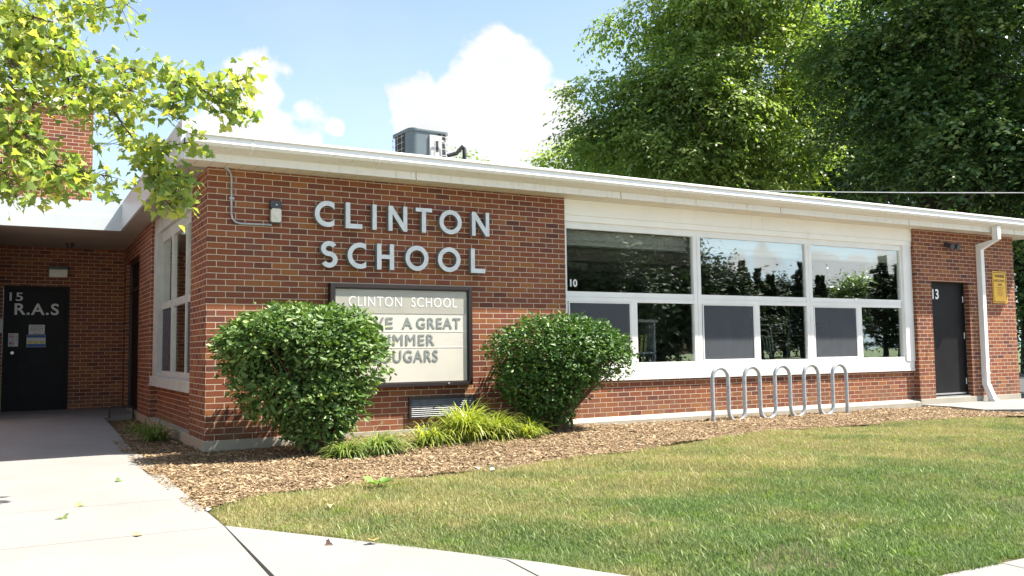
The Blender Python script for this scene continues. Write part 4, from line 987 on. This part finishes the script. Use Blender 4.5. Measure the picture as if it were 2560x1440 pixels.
# ------------------------------------------------------------------ shrubs and strap-leaved plants
def shrub(name, label, base, lobes, nleaf, size, leafm, stems, stem_h, seed, gaps=()):
    rg = np.random.default_rng(seed)
    t = thing(name, label, 'shrub', base)
    bx, by, bz = base
    wt = np.array([l[3]*l[4]*l[5] for l in lobes])**0.7; wt /= wt.sum()
    n = nleaf; li = rg.choice(len(lobes), n, p=wt); L = np.array(lobes)[li]
    d = unit(rg.normal(size=(n, 3))); d[:, 2] = np.where(rg.random(n) < 0.35, np.abs(d[:, 2]), d[:, 2]); d = unit(d)
    rad = 1-np.abs(rg.normal(0, 0.17, n))-0.14*rg.random(n)
    wv = 1+0.07*np.sin(d[:, 0]*9+seed)*np.sin(d[:, 2]*8+1)+0.05*np.sin(d[:, 1]*13+d[:, 0]*7)
    sp = rg.random(n) < 0.035; rad[sp] += 0.13*rg.random(sp.sum())
    P = L[:, :3]+d*L[:, 3:6]*(rad*wv)[:, None]
    # drop leaves inside other lobes, inside the wall, in gaps
    k = (P[:, 1] < -0.04) & (P[:, 2] > bz+0.05)
    for (gx, gy, gz, gr, pr) in gaps:
        k &= ~((np.linalg.norm((P-np.array([gx, gy, gz]))/(gr*np.array([1, 2.2, 1])), axis=1) < 1) & (rg.random(n) < pr))
    P, d = P[k], d[k]; n = len(P)
    a = rg.uniform(0, 2*np.pi, n)
    X = unit(0.55*d+np.stack([np.cos(a), np.sin(a), -0.25+0.5*rg.normal(size=n)], 1)*0.8)
    Nn = unit(0.6*d+np.array([0.05, -0.1, 0.55])+0.6*rg.normal(size=(n, 3)))
    S = size*np.clip(rg.lognormal(-0.08, 0.3, n), 0.45, 1.6)
    leaves(P, X, Nn, S, OVAL_V, OVAL_F, 'foliage', leafm, t, np.clip(rg.normal(0.45, 0.24, n), 0, 1))
    b = MB()
    for i in range(stems):
        lb = lobes[rg.choice(len(lobes), p=wt)]; e = unit(rg.normal(size=(1, 3)))[0]; e[2] = abs(e[2])*0.6-0.1
        tip = np.array(lb[:3])+e*np.array(lb[3:6])*0.86; tip[1] = min(tip[1], -0.06)
        p0 = np.array([bx+rg.normal(0, 0.07), by+rg.normal(0, 0.06), bz-0.05]); mid = p0*0.55+tip*0.45+np.array([(tip[0]-bx)*0.02, 0, 0.05+0.08*rg.random()])+rg.normal(0, 0.03, 3)
        q1 = p0*0.8+mid*0.2+np.array([0, 0, 0.06])
        r0_ = 0.016*rg.uniform(0.6, 1.5)
        b.tube([p0, q1, mid, mid*0.45+tip*0.55+rg.normal(0, 0.02, 3), tip], [r0_*1.5, r0_, r0_*0.7, r0_*0.45, r0_*0.25], 6)
    b.build('stem', M['twig'], t, smooth=True)
    return t
shrub('clipped_shrub', 'large light green clipped shrub partly covering the left of the message board', (0.96, -0.92, -0.11),
      [(0.74, -0.80, 1.04, 0.82, 0.60, 0.43), (1.08, -0.82, 0.86, 0.74, 0.57, 0.50), (0.95, -0.88, 0.45, 0.58, 0.46, 0.44), (0.40, -0.80, 0.96, 0.50, 0.47, 0.40), (1.15, -0.8, 1.12, 0.55, 0.5, 0.34), (0.62, -0.85, 0.60, 0.56, 0.42, 0.40), (0.95, -0.92, 0.22, 0.42, 0.34, 0.30)],
      24000, 0.068, M['bush_leaf'], 60, 0.9, 3, gaps=((0.48, -1.3, 0.86, 0.19, 0.93), (0.66, -1.34, 0.74, 0.15, 0.85), (0.30, -1.25, 0.74, 0.14, 0.8)))
shrub('clipped_shrub', 'round clipped shrub with denser dark foliage between the message board and the windows', (4.1, -0.62, -0.035),
      [(4.08, -0.66, 0.88, 0.98, 0.60, 0.53), (4.48, -0.66, 0.84, 0.74, 0.56, 0.50), (3.95, -0.68, 0.55, 0.75, 0.5, 0.45), (4.0, -0.66, 0.25, 0.4, 0.35, 0.35)],
      24000, 0.053, M['bush_leaf_dark'], 90, 0.8, 5, gaps=((4.75, -1.0, 0.28, 0.36, 0.9), (4.45, -1.1, 0.22, 0.3, 0.8), (4.7, -1.05, 0.6, 0.25, 0.5)))
def strap_plant(pos, n, length, up, mat, label, seed, lean=(0, 0)):
    rg = np.random.default_rng(seed); t = thing('strap_leaf_plant', label, 'plant', pos, 'strap leaved grass clumps in the mulch bed')
    K = 7; a = rg.uniform(0, 2*np.pi, n); Ls = length*rg.uniform(0.55, 1.15, n); el = np.clip(rg.normal(up, 0.22, n), 0.15, 1.5); wd = rg.uniform(0.0035, 0.0075, n)
    P = np.stack([pos[0]+rg.normal(0, 0.055, n), pos[1]+rg.normal(0, 0.05, n), np.full(n, pos[2])], 1); dirh = np.stack([np.cos(a)+lean[0], np.sin(a)+lean[1]], 1); dirh /= np.linalg.norm(dirh, axis=1, keepdims=True)
    side = np.stack([-dirh[:, 1], dirh[:, 0], np.zeros(n)], 1)
    rows = []; cur_ = P.copy(); ang = el.copy(); droop = rg.uniform(1.3, 2.5, n)/(K-1)
    for i in range(K):
        wf = wd*(1.0 if i < K-2 else (0.7 if i == K-2 else 0.1))
        rows.append(cur_-side*wf[:, None]); rows.append(cur_+side*wf[:, None])
        stp = Ls/(K-1); cur_ = cur_+np.concatenate([dirh*np.cos(ang)[:, None], np.sin(ang)[:, None]], 1)*stp[:, None]; ang = ang-droop*(0.35+i*0.28)
        cur_[:, 2] = np.maximum(cur_[:, 2], pos[2]+0.004)
    V = np.stack(rows, 1).reshape(-1, 3); b_ = np.arange(n)[:, None]*2*K
    F = np.concatenate([b_+np.array([2*i, 2*i+1, 2*i+3, 2*i+2]) for i in range(K-1)], 0)
    npmesh('blades', V, F, mat, t, np.repeat(np.clip(rg.normal(0.5, 0.26, n), 0, 1), 2*K))
def gz(x, y): return float(hgt(np.array([x]), np.array([y]))[0])
for (x, y, n, ln, up, mt, lab, ld) in (
    (1.12, -1.28, 330, 0.36, 0.75, 'sedge_dark', 'low dark green strap leaved clump at the foot of the larger shrub', (0.3, -0.5)),
    (1.50, -1.22, 420, 0.42, 0.75, 'sedge_dark', 'flopped strap leaved clump, second from the larger shrub', (0.6, -0.5)),
    (2.18, -1.05, 460, 0.42, 0.8, 'sedge', 'low yellow green strap leaved clump left of the tallest clump', (0.5, -0.4)),
    (2.62, -1.05, 620, 0.56, 1.10, 'sedge', 'tallest yellow green strap leaved clump, in front of the wall vent', (0.1, -0.2)),
    (3.05, -0.95, 560, 0.46, 1.0, 'sedge', 'bushy yellow green strap leaved clump right of the tallest clump', (0.3, -0.2)),
    (3.45, -1.02, 200, 0.34, 0.95, 'sedge', 'small yellow green strap leaved clump beneath the round dark shrub', (0.3, -0.1)),
    (-0.28, 1.7, 240, 0.40, 0.9, 'sedge_dark', 'shaded green strap leaved clump by the entrance walkway', (0.0, 0.0))):
    strap_plant((x, y, gz(x, y)-0.01), n, ln, up, M[mt], lab, int(100*x+900), ld)
strap_plant((-0.30, 3.3, gz(-0.3, 3.3)), 90, 0.26, 0.9, M['sedge_dark'], 'smallest shaded strap leaved clump in the bed corner under the side window', 77)
# small weed and litter
def weed():
    rg = np.random.default_rng(4); t = thing('broadleaf_weed', 'small broad leaved weed growing at the lawn edge', 'weed', (0.72, -3.3, -0.14))
    n = 11; a = rg.uniform(0, 6.28, n); X = np.stack([np.cos(a), np.sin(a), 0.25+0.2*rg.random(n)], 1); P = np.array([0.72, -3.3, -0.11])+X*0.05*rg.random((n, 1))
    Nn = np.stack([0.2*rg.normal(size=n), 0.2*rg.normal(size=n)-0.3, np.ones(n)], 1); leaves(P, X, Nn, rg.uniform(0.06, 0.10, n), [(p[0], p[1]*1.6, p[2]) for p in OVAL_V], OVAL_F, 'leaf', leafy('weed_leaf', (0.10, 0.2, 0.04), (0.16, 0.28, 0.06), (0.25, 0.36, 0.10), 0.3), t)
    MB().tube([(0.72, -3.3, -0.16), (0.72, -3.3, -0.10)], 0.006, 6).build('stem', M['twig'], t)
weed()
lt = [('fallen_leaf', at(158, 1293, 1), (0.12, 0.17, 0.05), 0.075, 'curled green leaf lying alone on the walkway near the joint'),
      ('fallen_leaf', at(296, 1201, 1), (0.10, 0.17, 0.04), 0.06, 'small green leaf on the walkway below the shrub shadow'),
      ('fallen_leaf', at(200, 1262, 1), (0.22, 0.25, 0.06), 0.06, 'tiny yellow green leaf on the walkway joint'),
      ('fallen_leaf', at(345, 1336, 1), (0.30, 0.19, 0.09), 0.05, 'brown leaf lying on the lower walkway joint'),
      ('fallen_leaf', at(932, 1348, 1), (0.45, 0.27, 0.11), 0.065, 'orange brown leaf at the grass edge by the sidewalk'),
      ('fallen_leaf', at(820, 1359, 1), (0.12, 0.07, 0.05), 0.045, 'dark brown leaf scrap on the diagonal sidewalk slab'),
      ('fallen_leaf', at(825, 1262, 1), (0.5, 0.36, 0.18), 0.05, 'pale tan leaf standing in the lawn'),
      ('litter_scrap', at(522, 1272, 1), (0.62, 0.64, 0.66), 0.06, 'small white scrap beside the walkway at the lawn corner'),
      ('litter_scrap', at(1192, 1170, 1), (0.80, 0.79, 0.76), 0.06, 'white scrap of litter at the mulch edge'),
      ('litter_scrap', at(1232, 1172, 1), (0.72, 0.76, 0.68), 0.06, 'torn white litter tangled in the grass edge')]
for i, (nm_, q, col, sz, lab) in enumerate(lt):
    dvec = q-CAM; zt_ = -0.118 if nm_ == 'fallen_leaf' and i not in (4, 6) else (-0.10 if i in (4, 6) else -0.115)
    p = CAM+dvec*((zt_-CAM[2])/dvec[2]); rg = np.random.default_rng(i+50); a = rg.uniform(0, 6.28)
    mt = paint(nm_+'_tone', col, 0.6, 0.2, 30)
    o = leaves(np.array([p]), np.array([[math.cos(a), math.sin(a), 0.15]]), np.array([[0.3*rg.normal(), -0.3, 1.0]]), np.array([sz]), [(v[0]-0.4, v[1], v[2]*1.8) for v in MAPLE_V] if nm_ == 'fallen_leaf' else [(v[0]-0.5, v[1]*1.5, v[2]*3) for v in OVAL_V], MAPLE_F if nm_ == 'fallen_leaf' else OVAL_F, nm_, mt, None)
    tag(o, lab, 'leaf' if nm_ == 'fallen_leaf' else 'litter')

# ------------------------------------------------------------------ maple bough
def maple():
    rg = np.random.default_rng(21); t = thing('maple_tree', 'sunlit yellow green maple boughs hanging over the entrance at the top left', 'tree', (-6.2, -3.2, -0.15))
    b = MB()
    b.tube([(-6.2, -3.2, -0.25), (-6.15, -3.2, 0.6), (-6.1, -3.15, 2.0), (-6.0, -3.1, 3.6), (-5.9, -3.1, 5.5), (-5.8, -3.0, 7.5)], [0.24, 0.19, 0.17, 0.14, 0.10, 0.04], 12)
    hub = np.array([-5.95, -3.1, 4.3])
    boughs = [  # pixel polylines with their own depths
        [(-60, 20, 8.2), (60, 75, 8.1), (160, 125, 8.0), (260, 160, 8.0), (400, 185, 7.9), (480, 205, 7.9), (560, 218, 7.9), (622, 192, 7.8)],
        [(480, 205, 7.9), (530, 240, 7.8), (575, 262, 7.8), (620, 275, 7.8)],
        [(440, 195, 7.9), (437, 240, 7.7), (425, 285, 7.7)],
        [(-40, 70, 8.4), (80, 130, 8.4), (160, 180, 8.3), (220, 210, 8.3), (270, 260, 8.2), (310, 315, 8.2), (350, 370, 8.1), (400, 440, 8.0), (455, 500, 7.9), (485, 500, 7.9)],
        [(350, 370, 8.1), (420, 366, 8.0), (480, 354, 7.9)],
        [(380, 415, 8.1), (400, 480, 7.9), (425, 515, 7.8)], [(390, 430, 8.1), (450, 440, 7.9), (485, 447, 7.8)],
        [(170, 190, 8.3), (175, 235, 8.0), (185, 270, 8.0)], [(250, 235, 8.3), (300, 255, 8.4), (345, 290, 8.4)],
        [(300, 170, 8.0), (330, 240, 7.8), (385, 270, 7.8)],
        [(-50, 240, 7.8), (0, 275, 7.8), (50, 320, 7.7), (90, 370, 7.7), (140, 415, 7.6), (200, 430, 7.6), (275, 440, 7.5)],
        [(-50, 360, 7.6), (5, 410, 7.6), (25, 460, 7.5), (40, 495, 7.5)], 
        [(-40, 150, 7.9), (20, 190, 7.9), (70, 225, 7.8), (85, 270, 7.8)], [(90, 400, 7.7), (120, 455, 7.6), (125, 490, 7.6)],
        [(60, -60, 8.6), (160, -10, 8.5), (260, 20, 8.4), (320, 12, 8.4)], [(-60, -30, 8.1), (40, 30, 8.1), (130, 55, 8.1), (180, 40, 8.1)],
        [(-40, 440, 7.7), (0, 470, 7.6), (15, 485, 7.6)], [(-20, 120, 8.0), (60, 180, 7.9), (105, 225, 7.9)], [(-30, 330, 7.9), (30, 350, 7.9), (75, 385, 7.8)]]
    cen = []; 
    for bi, bo in enumerate(boughs):
        pts = [at(u, v, d*0.86) for u, v, d in bo]
        n = len(pts)
        if bo[0][0] <= 0 or bo[0][1] < 0:
            st = pts[0]; pts2 = [hub, hub*0.5+st*0.5+np.array([0, 0, 0.35])]+pts
            rr_ = [0.035, 0.022]+[0.013*(1-0.75*i/(n-1)) for i in range(n)]
        else: pts2 = pts; rr_ = [0.008*(1-0.6*i/(n-1)) for i in range(n)]
        b.tube(pts2, rr_, 6)
        for i in range(n-1):
            p, q = pts[i], pts[i+1]; u_, v_, _ = bo[i]
            seg = np.linalg.norm(q-p); dens = 46 if u_ > 200 else 62
            if u_ > 480: dens = 60
            if bi in (0, 3) and i == 0: dens = 90
            m_ = max(2, int(seg*dens*1.12))
            for k in range(m_):
                c = p+(q-p)*rg.random(); s_ = 0.05 if u_ > 330 else 0.095
                cc = c+rg.normal(0, s_, 3)*np.array([1.15, 1.5, 0.75])-np.array([0, 0, 0.02])
                b.tube([c, (c+cc)/2+np.array([0, 0, 0.012]), cc], [0.0032, 0.0024, 0.0012], 4); cen.append(cc)
    cen = np.array(cen); per = 4
    P = np.repeat(cen, per, 0)+rg.normal(0, 0.045, (len(cen)*per, 3)); n = len(P)
    # unseen off-frame crown leaves, extra ones added to block skylight from the left
    off = hub+np.array([-0.6, 0.6, 1.2])+rg.normal(size=(14000, 3))*np.array([1.6, 2.2, 1.6]); off = off[(off-CAM)@D > 0.5]
    uo = 1280+FPX*((off-CAM)@RX)/((off-CAM)@D); off = off[uo < -60]
    P = np.concatenate([P, off]); n = len(P)
    a = rg.uniform(0, 2*np.pi, n); X = np.stack([np.cos(a), np.sin(a), -0.55+0.35*rg.normal(size=n)], 1)
    Nn = unit(np.stack([0.25+0.5*rg.normal(size=n), -0.1+0.5*rg.normal(size=n), np.abs(0.75+0.35*rg.normal(size=n))], 1))
    leaves(P, X, Nn, rg.uniform(0.046, 0.084, n), MAPLE_V, MAPLE_F, 'crown', M['maple'], t, np.clip(rg.normal(0.42, 0.28, n), 0, 1))
    print('maple leaves', n)
    b.build('trunk', M['bark'], t, smooth=True)
maple()

# ------------------------------------------------------------------ trees behind
def tree(name, label, base, height, lobes, n, size, leafm, barkm, seed, droop=0.3, clump=0.45, per=10, tv=DIAM_V, tf=DIAM_F, hollow=0.55, branches=26, group=None, trunk_r=0.22, bough=0.85, bper=420):
    rg = np.random.default_rng(seed); t = thing(name, label, 'tree', tuple(base), group)
    base = np.array(base, float); Lb = np.array(lobes, float); Lb[:, :3] += base
    vol = (Lb[:, 3]*Lb[:, 4]*Lb[:, 5])**0.75; pw = vol/vol.sum()
    nb = max(12, int(n/bper)); li = rg.choice(len(Lb), nb, p=pw); L = Lb[li]
    d = unit(rg.normal(size=(nb, 3))); d[:, 2] = np.where(rg.random(nb) < 0.3, np.abs(d[:, 2]), d[:, 2])
    rad = hollow+(1.0-hollow)*rg.random(nb)**0.5
    bc = L[:, :3]+d*L[:, 3:6]*rad[:, None]; br = bough*rg.uniform(0.55, 1.35, nb)
    k = bc[:, 2] > base[2]+1.2; bc, br, d = bc[k], br[k], d[k]; nb = len(bc)
    K = 9; cnt = (br**2)/np.sum(br**2)*n/K; rep_ = np.maximum(4, cnt.astype(int)); bt = np.repeat(np.arange(nb), rep_); mt_ = len(bt)
    e = unit(rg.normal(size=(mt_, 3))); e[:, 2] = np.where(rg.random(mt_) < 0.62, np.abs(e[:, 2]), e[:, 2])
    rr_ = (0.25+0.75*rg.random(mt_)**0.5)*(1+0.22*np.sin(e[:, 0]*8+bt)*np.sin(e[:, 1]*9+2*bt))
    T0 = bc[bt]+e*rr_[:, None]*br[bt][:, None]*np.array([1.15, 1.15, 0.66])
    td = unit(e*np.array([1, 1, 0.45])+0.55*rg.normal(size=(mt_, 3))+0.35*d[bt]+np.array([0, 0, -0.25*droop])); tl = size*rg.uniform(2.2, 6.0, mt_)
    far = rg.random(mt_) < 0.05; tl[far] *= 2.2
    tt = (np.arange(K)+0.5)/K
    P = (T0[:, None, :]+td[:, None, :]*(tl[:, None]*tt)[:, :, None]-np.array([0, 0, 1.0])*(droop*0.55*tl[:, None]*tt**2)[:, :, None]).reshape(-1, 3); m_ = len(P)
    P += 0.12*size*rg.normal(size=(m_, 3)); bi = np.repeat(bt, K); tdr = np.repeat(td, K, 0)
    sd = unit(np.cross(tdr, np.array([0.05, 0.02, 1.0]))); alt = np.tile(np.where(np.arange(K) % 2 == 0, 1.0, -1.0), mt_)
    X = unit(0.55*tdr+sd*(alt*rg.uniform(0.5, 1.1, m_))[:, None]+np.stack([0.3*rg.normal(size=m_), 0.3*rg.normal(size=m_), -droop*0.8+0.3*rg.normal(size=m_)], 1))
    Nn = unit(0.35*np.repeat(e, K, 0)+np.array([0.1, -0.05, 0.75])+0.36*rg.normal(size=(m_, 3)))
    cl = rg.normal(0, 0.18, nb)[bi]+np.repeat(rg.normal(0, 0.12, mt_), K)
    leaves(P, X, Nn, size*rg.uniform(0.6, 1.3, m_), tv, tf, 'crown', leafm, t, np.clip(0.42+cl+rg.normal(0, 0.14, m_), 0, 1))
    b = MB(); top = base+np.array([0, 0, height*0.86])
    tp = [base+np.array([0, 0, -0.2]), base+np.array([0.05, 0, height*0.15]), base+np.array([0.15*rg.normal(), 0.15*rg.normal(), height*0.4]), base+np.array([0.3*rg.normal(), 0.3*rg.normal(), height*0.65]), top]
    b.tube(tp, [trunk_r*1.4, trunk_r, trunk_r*0.8, trunk_r*0.5, trunk_r*0.12], 10)
    for i in range(branches):
        f = rg.uniform(0.22, 0.8); p0 = base+np.array([0, 0, height*f]); lb = Lb[rg.choice(len(Lb), p=pw)]; e = unit(rg.normal(size=(1, 3)))[0]
        tip = lb[:3]+e*lb[3:6]*0.9; tip[2] = max(tip[2], p0[2]-0.5); mid = p0*0.5+tip*0.5+np.array([0, 0, 0.35])+rg.normal(0, 0.25, 3); r_ = trunk_r*0.42*(1-f*0.6)
        b.tube([p0, p0*0.75+mid*0.25+rg.normal(0, 0.08, 3), mid, mid*0.4+tip*0.6+rg.normal(0, 0.15, 3), tip], [r_, r_*0.8, r_*0.5, r_*0.3, r_*0.1], 6)
    b.build('trunk', barkm, t, smooth=True)
    return t
def base_at(u, depth):
    p = at(u, 880, depth); return np.array([p[0], p[1], -0.19])
def lob(base, spec):
    """lobe list (u, v, depth, rx, ry, rz px) -> offsets from base in metres"""
    o = []
    for u, v, dp, ru, rv in spec:
        c = at(u, v, dp)-base; r_ = ru*dp/FPX; o.append((c[0], c[1], c[2], r_, r_, rv*dp/FPX))
    return o
bs = base_at(1760, 29.0)
tree('leafy_tree', 'tall bright green tree with airy foliage rising behind the middle of the roof', bs, 12.5,
     lob(bs, [(1820, 60, 29, 180, 140), (1680, 225, 28, 150, 115), (1595, 285, 28.5, 128, 78), (1535, 335, 28.5, 95, 65), (1720, 330, 27.5, 190, 150), (1860, 250, 28, 190, 170), (1950, 110, 29.5, 130, 140), (1900, -90, 29, 220, 170), (1745, -20, 29, 100, 100), (1850, 430, 28, 190, 110), (1480, 248, 28.5, 45, 30), (1650, 110, 29, 60, 55), (1430, 245, 28.5, 20, 12), (1465, 400, 28, 50, 36), (1575, 70, 29, 32, 18), (1640, 30, 29, 40, 25), (1535, 165, 29, 36, 20), (1560, 400, 28, 130, 70), (1700, 440, 28, 150, 70), (2010, 300, 29, 110, 150), (2030, 60, 30, 70, 60)]),
     125000, 0.155, M['elm'], M['bark'], 11, 0.7, 0.36, 10, hollow=0.3, branches=60, bough=0.85, bper=800)
bs = base_at(2330, 22.0)
tree('dark_tree', 'largest dense dark green tree at the right edge above the roof', bs, 13.0,
     lob(bs, [(2330, 150, 22, 240, 200), (2480, 330, 21.5, 210, 180), (2250, 370, 22.5, 190, 150), (2520, 80, 22, 200, 200), (2180, 200, 23, 140, 150), (2400, -120, 22, 280, 180), (2380, 480, 22, 190, 120), (2620, 460, 21, 180, 160), (2150, 40, 23.5, 110, 130)]),
     150000, 0.14, M['oak'], M['bark_dark'], 12, 0.25, 0.34, 10, hollow=0.35, branches=40, trunk_r=0.3, bough=0.95, bper=950)
bs = base_at(2080, 33.0)
tree('dark_tree', 'dark tree filling the gap between the airy tree and the largest dark tree', bs, 12.0,
     lob(bs, [(2080, 330, 33, 200, 170), (2000, 430, 33, 190, 120), (2180, 470, 33, 220, 140), (2080, 160, 34, 120, 130), (1800, 470, 34, 200, 110)]),
     70000, 0.19, M['oak'], M['bark_dark'], 13, 0.25, 0.45, 10, hollow=0.1, bough=1.3)
bs = base_at(2570, 34.0)
tree('dark_tree', 'shaded tree beyond the right end of the school', bs, 11.0,
     lob(bs, [(2560, 620, 34, 170, 180), (2600, 380, 34, 200, 200), (2480, 560, 35, 140, 140), (2580, 820, 34, 110, 120)]), 50000, 0.2, M['oak'], M['bark_dark'], 14, 0.25, 0.45, 10, hollow=0.1, bough=1.3)
bs = base_at(1460, 55.0)
tree('leafy_tree', 'small distant pale green tree just above the roof at the foot of the airy tree', bs, 13.0,
     lob(bs, [(1440, 395, 55, 45, 38), (1490, 410, 55, 60, 45), (1410, 425, 55, 30, 35), (1560, 440, 55, 70, 40)]), 9000, 0.26, M['elm'], M['bark'], 15, 0.3, 0.5, 10, branches=12)
bs = base_at(1168, 60.0)
tree('leafy_tree', 'tip of a distant tree barely showing over the roof right of the condenser', bs, 13.6,
     lob(bs, [(1166, 408, 60, 15, 18), (1180, 420, 60, 22, 20), (1160, 480, 60, 60, 60)]), 2500, 0.26, M['elm'], M['bark'], 16, 0.3, 0.45, 10, branches=8)

# ------------------------------------------------------------------ what the windows mirror: the far side of the street
def conifer(name, label, x, y, h, r_, seed, mat='pine', n=7000, group='trees mirrored in the windows', z0=-0.2):
    rg = np.random.default_rng(seed); t = thing(name, label, 'tree', (x, y, z0), group)
    nw = int(h*2.2); wi = rg.integers(0, nw*5, n); ww = wi//5; k0 = (ww+0.5)/nw
    ba = (wi*2.399+rg.normal(0, 0.05, n)); blen = (r_*(1-k0)**0.8*(0.6+0.65*((wi*7919) % 13)/13)+0.08)
    blen *= np.where(((wi*31) % 7) < 2, 0.45, 1.0)*np.where(k0 > 0.86, 0.75, 1.0)
    f = rg.random(n)**0.6; rad = blen*f; zz = h*(0.1+0.9*k0)+rad*0.12-0.25*(rad/r_)**2+rg.normal(0, 0.10, n); a = ba+rg.normal(0, 0.22, n)*(1-0.5*f)
    P = np.stack([x+rad*np.cos(a), y+rad*np.sin(a), z0+zz], 1); X = np.stack([np.cos(a), np.sin(a), 0.15+0.35*rg.normal(size=n)], 1); Nn = np.stack([0.5*rg.normal(size=n), 0.5*rg.normal(size=n), np.ones(n)], 1)
    leaves(P, X, Nn, rg.uniform(0.16, 0.34, n), DIAM_V, DIAM_F, 'crown', M[mat], t)
    MB().tube([(x, y, z0-0.1), (x, y, z0+h*0.95)], [0.28, 0.04], 8).build('trunk', M['bark_dark'], t)
def mirror_pt(u, v, dist_y):
    d_ = ray(u, v); tt = (0.13-CAM[1])/d_[1]; p = CAM+d_*tt; s = dist_y/d_[1]
    return np.array([p[0]+d_[0]*s, 0.13-dist_y, p[2]+d_[2]*s])
def mtop(u, v, dy):
    p = mirror_pt(u, v, dy); return p[0], p[1], p[2]+0.2
GRPM = 'trees mirrored in the windows'
for i, (u, v, dy, wpx, lab) in enumerate(((1855, 655, 55, 60, 'tallest conifer mirrored in the middle upper window'), (1895, 672, 52, 45, 'narrow conifer mirrored beside the tallest one in the middle upper window'), (1925, 690, 56, 40, 'short pointed conifer mirrored at the centre of the middle upper window'),
                                          (2000, 655, 50, 55, 'conifer mirrored at the right of the middle upper window'), (2050, 690, 54, 45, 'conifer mirrored at the left of the third upper window'), (2205, 640, 42, 75, 'tall conifer mirrored at the right of the third upper window'), (2245, 665, 40, 70, 'conifer mirrored at the right edge of the third upper window'))):
    x, y, h = mtop(u, v, dy); L_ = dy+10; conifer('conifer', lab, x, y, h, wpx*L_*1.25/FPX*1.25, 200+i, n=15000)
def mtree(u, v, dy, ru, rv, lab, seed, mat='mirror_tree', n=13000):
    x, y, h = mtop(u, v, dy); Ld = (dy+10)*1.25; r_ = ru*Ld/FPX; rz = rv*Ld/FPX; b_ = np.array([x, y, -0.2])
    tree('broadleaf_tree', lab, b_, h, [(0, 0, h-rz, r_, r_*0.8, rz), (r_*0.4, 0.5, max(h-rz*1.7, rz*0.6), r_*0.9, r_*0.7, rz*0.8), (-r_*0.5, 0, max(h-rz*1.5, rz*0.7), r_*0.8, r_*0.7, rz*0.8), (0, 0, rz*0.6, r_*1.1, r_*0.8, rz*0.7)], int(n*2.6), 0.34, M[mat], M['bark_dark'], seed, 0.2, 0.6, 10, branches=10, hollow=0.2, group=GRPM, bough=1.3)
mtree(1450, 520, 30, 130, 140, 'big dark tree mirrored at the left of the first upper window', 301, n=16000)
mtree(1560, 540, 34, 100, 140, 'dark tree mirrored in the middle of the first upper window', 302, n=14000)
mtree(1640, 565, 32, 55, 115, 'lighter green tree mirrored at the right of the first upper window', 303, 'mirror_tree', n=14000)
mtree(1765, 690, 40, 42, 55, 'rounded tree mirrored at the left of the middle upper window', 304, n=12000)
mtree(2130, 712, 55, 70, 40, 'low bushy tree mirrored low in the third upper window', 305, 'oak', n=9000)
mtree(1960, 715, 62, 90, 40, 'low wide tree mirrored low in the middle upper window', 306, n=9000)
def house():
    c = mirror_pt(1660, 885, 120); x, y = c[0], c[1]
    t = thing('house', 'tan gabled house with a chimney mirrored in the first clear lower window', 'house', (x, y, -0.2))
    w_, dp, h = 11.0, 8.0, 2.6
    b = MB(); b.box((x-w_/2, y-dp/2, -0.2), (x+w_/2, y+dp/2, h)); b.prism([(x-w_/2, h), (x+w_/2, h), (x, h+1.5)], y-dp/2+0.02, y+dp/2-0.02); b.build('wall', M['house_wall'], t)
    b = MB()
    for s in (-1, 1): b.prism([(x, h+1.5), (x+s*(w_/2+0.4), h-0.1), (x+s*(w_/2+0.4), h+0.05), (x, h+1.66)], y-dp/2-0.3, y+dp/2+0.3)
    rf = b.build('roof', M['house_roof'], t)
    MB().box((x+0.8, y-0.3, h+1.0), (x+1.7, y+0.5, h+2.4)).build('chimney', M['brick'], rf)
    for dx in (-3.2, 2.2): MB().box((x+dx, y+dp/2-0.01, 0.8), (x+dx+1.2, y+dp/2+0.03, 1.9)).build('window', M['dark'], t)
house()
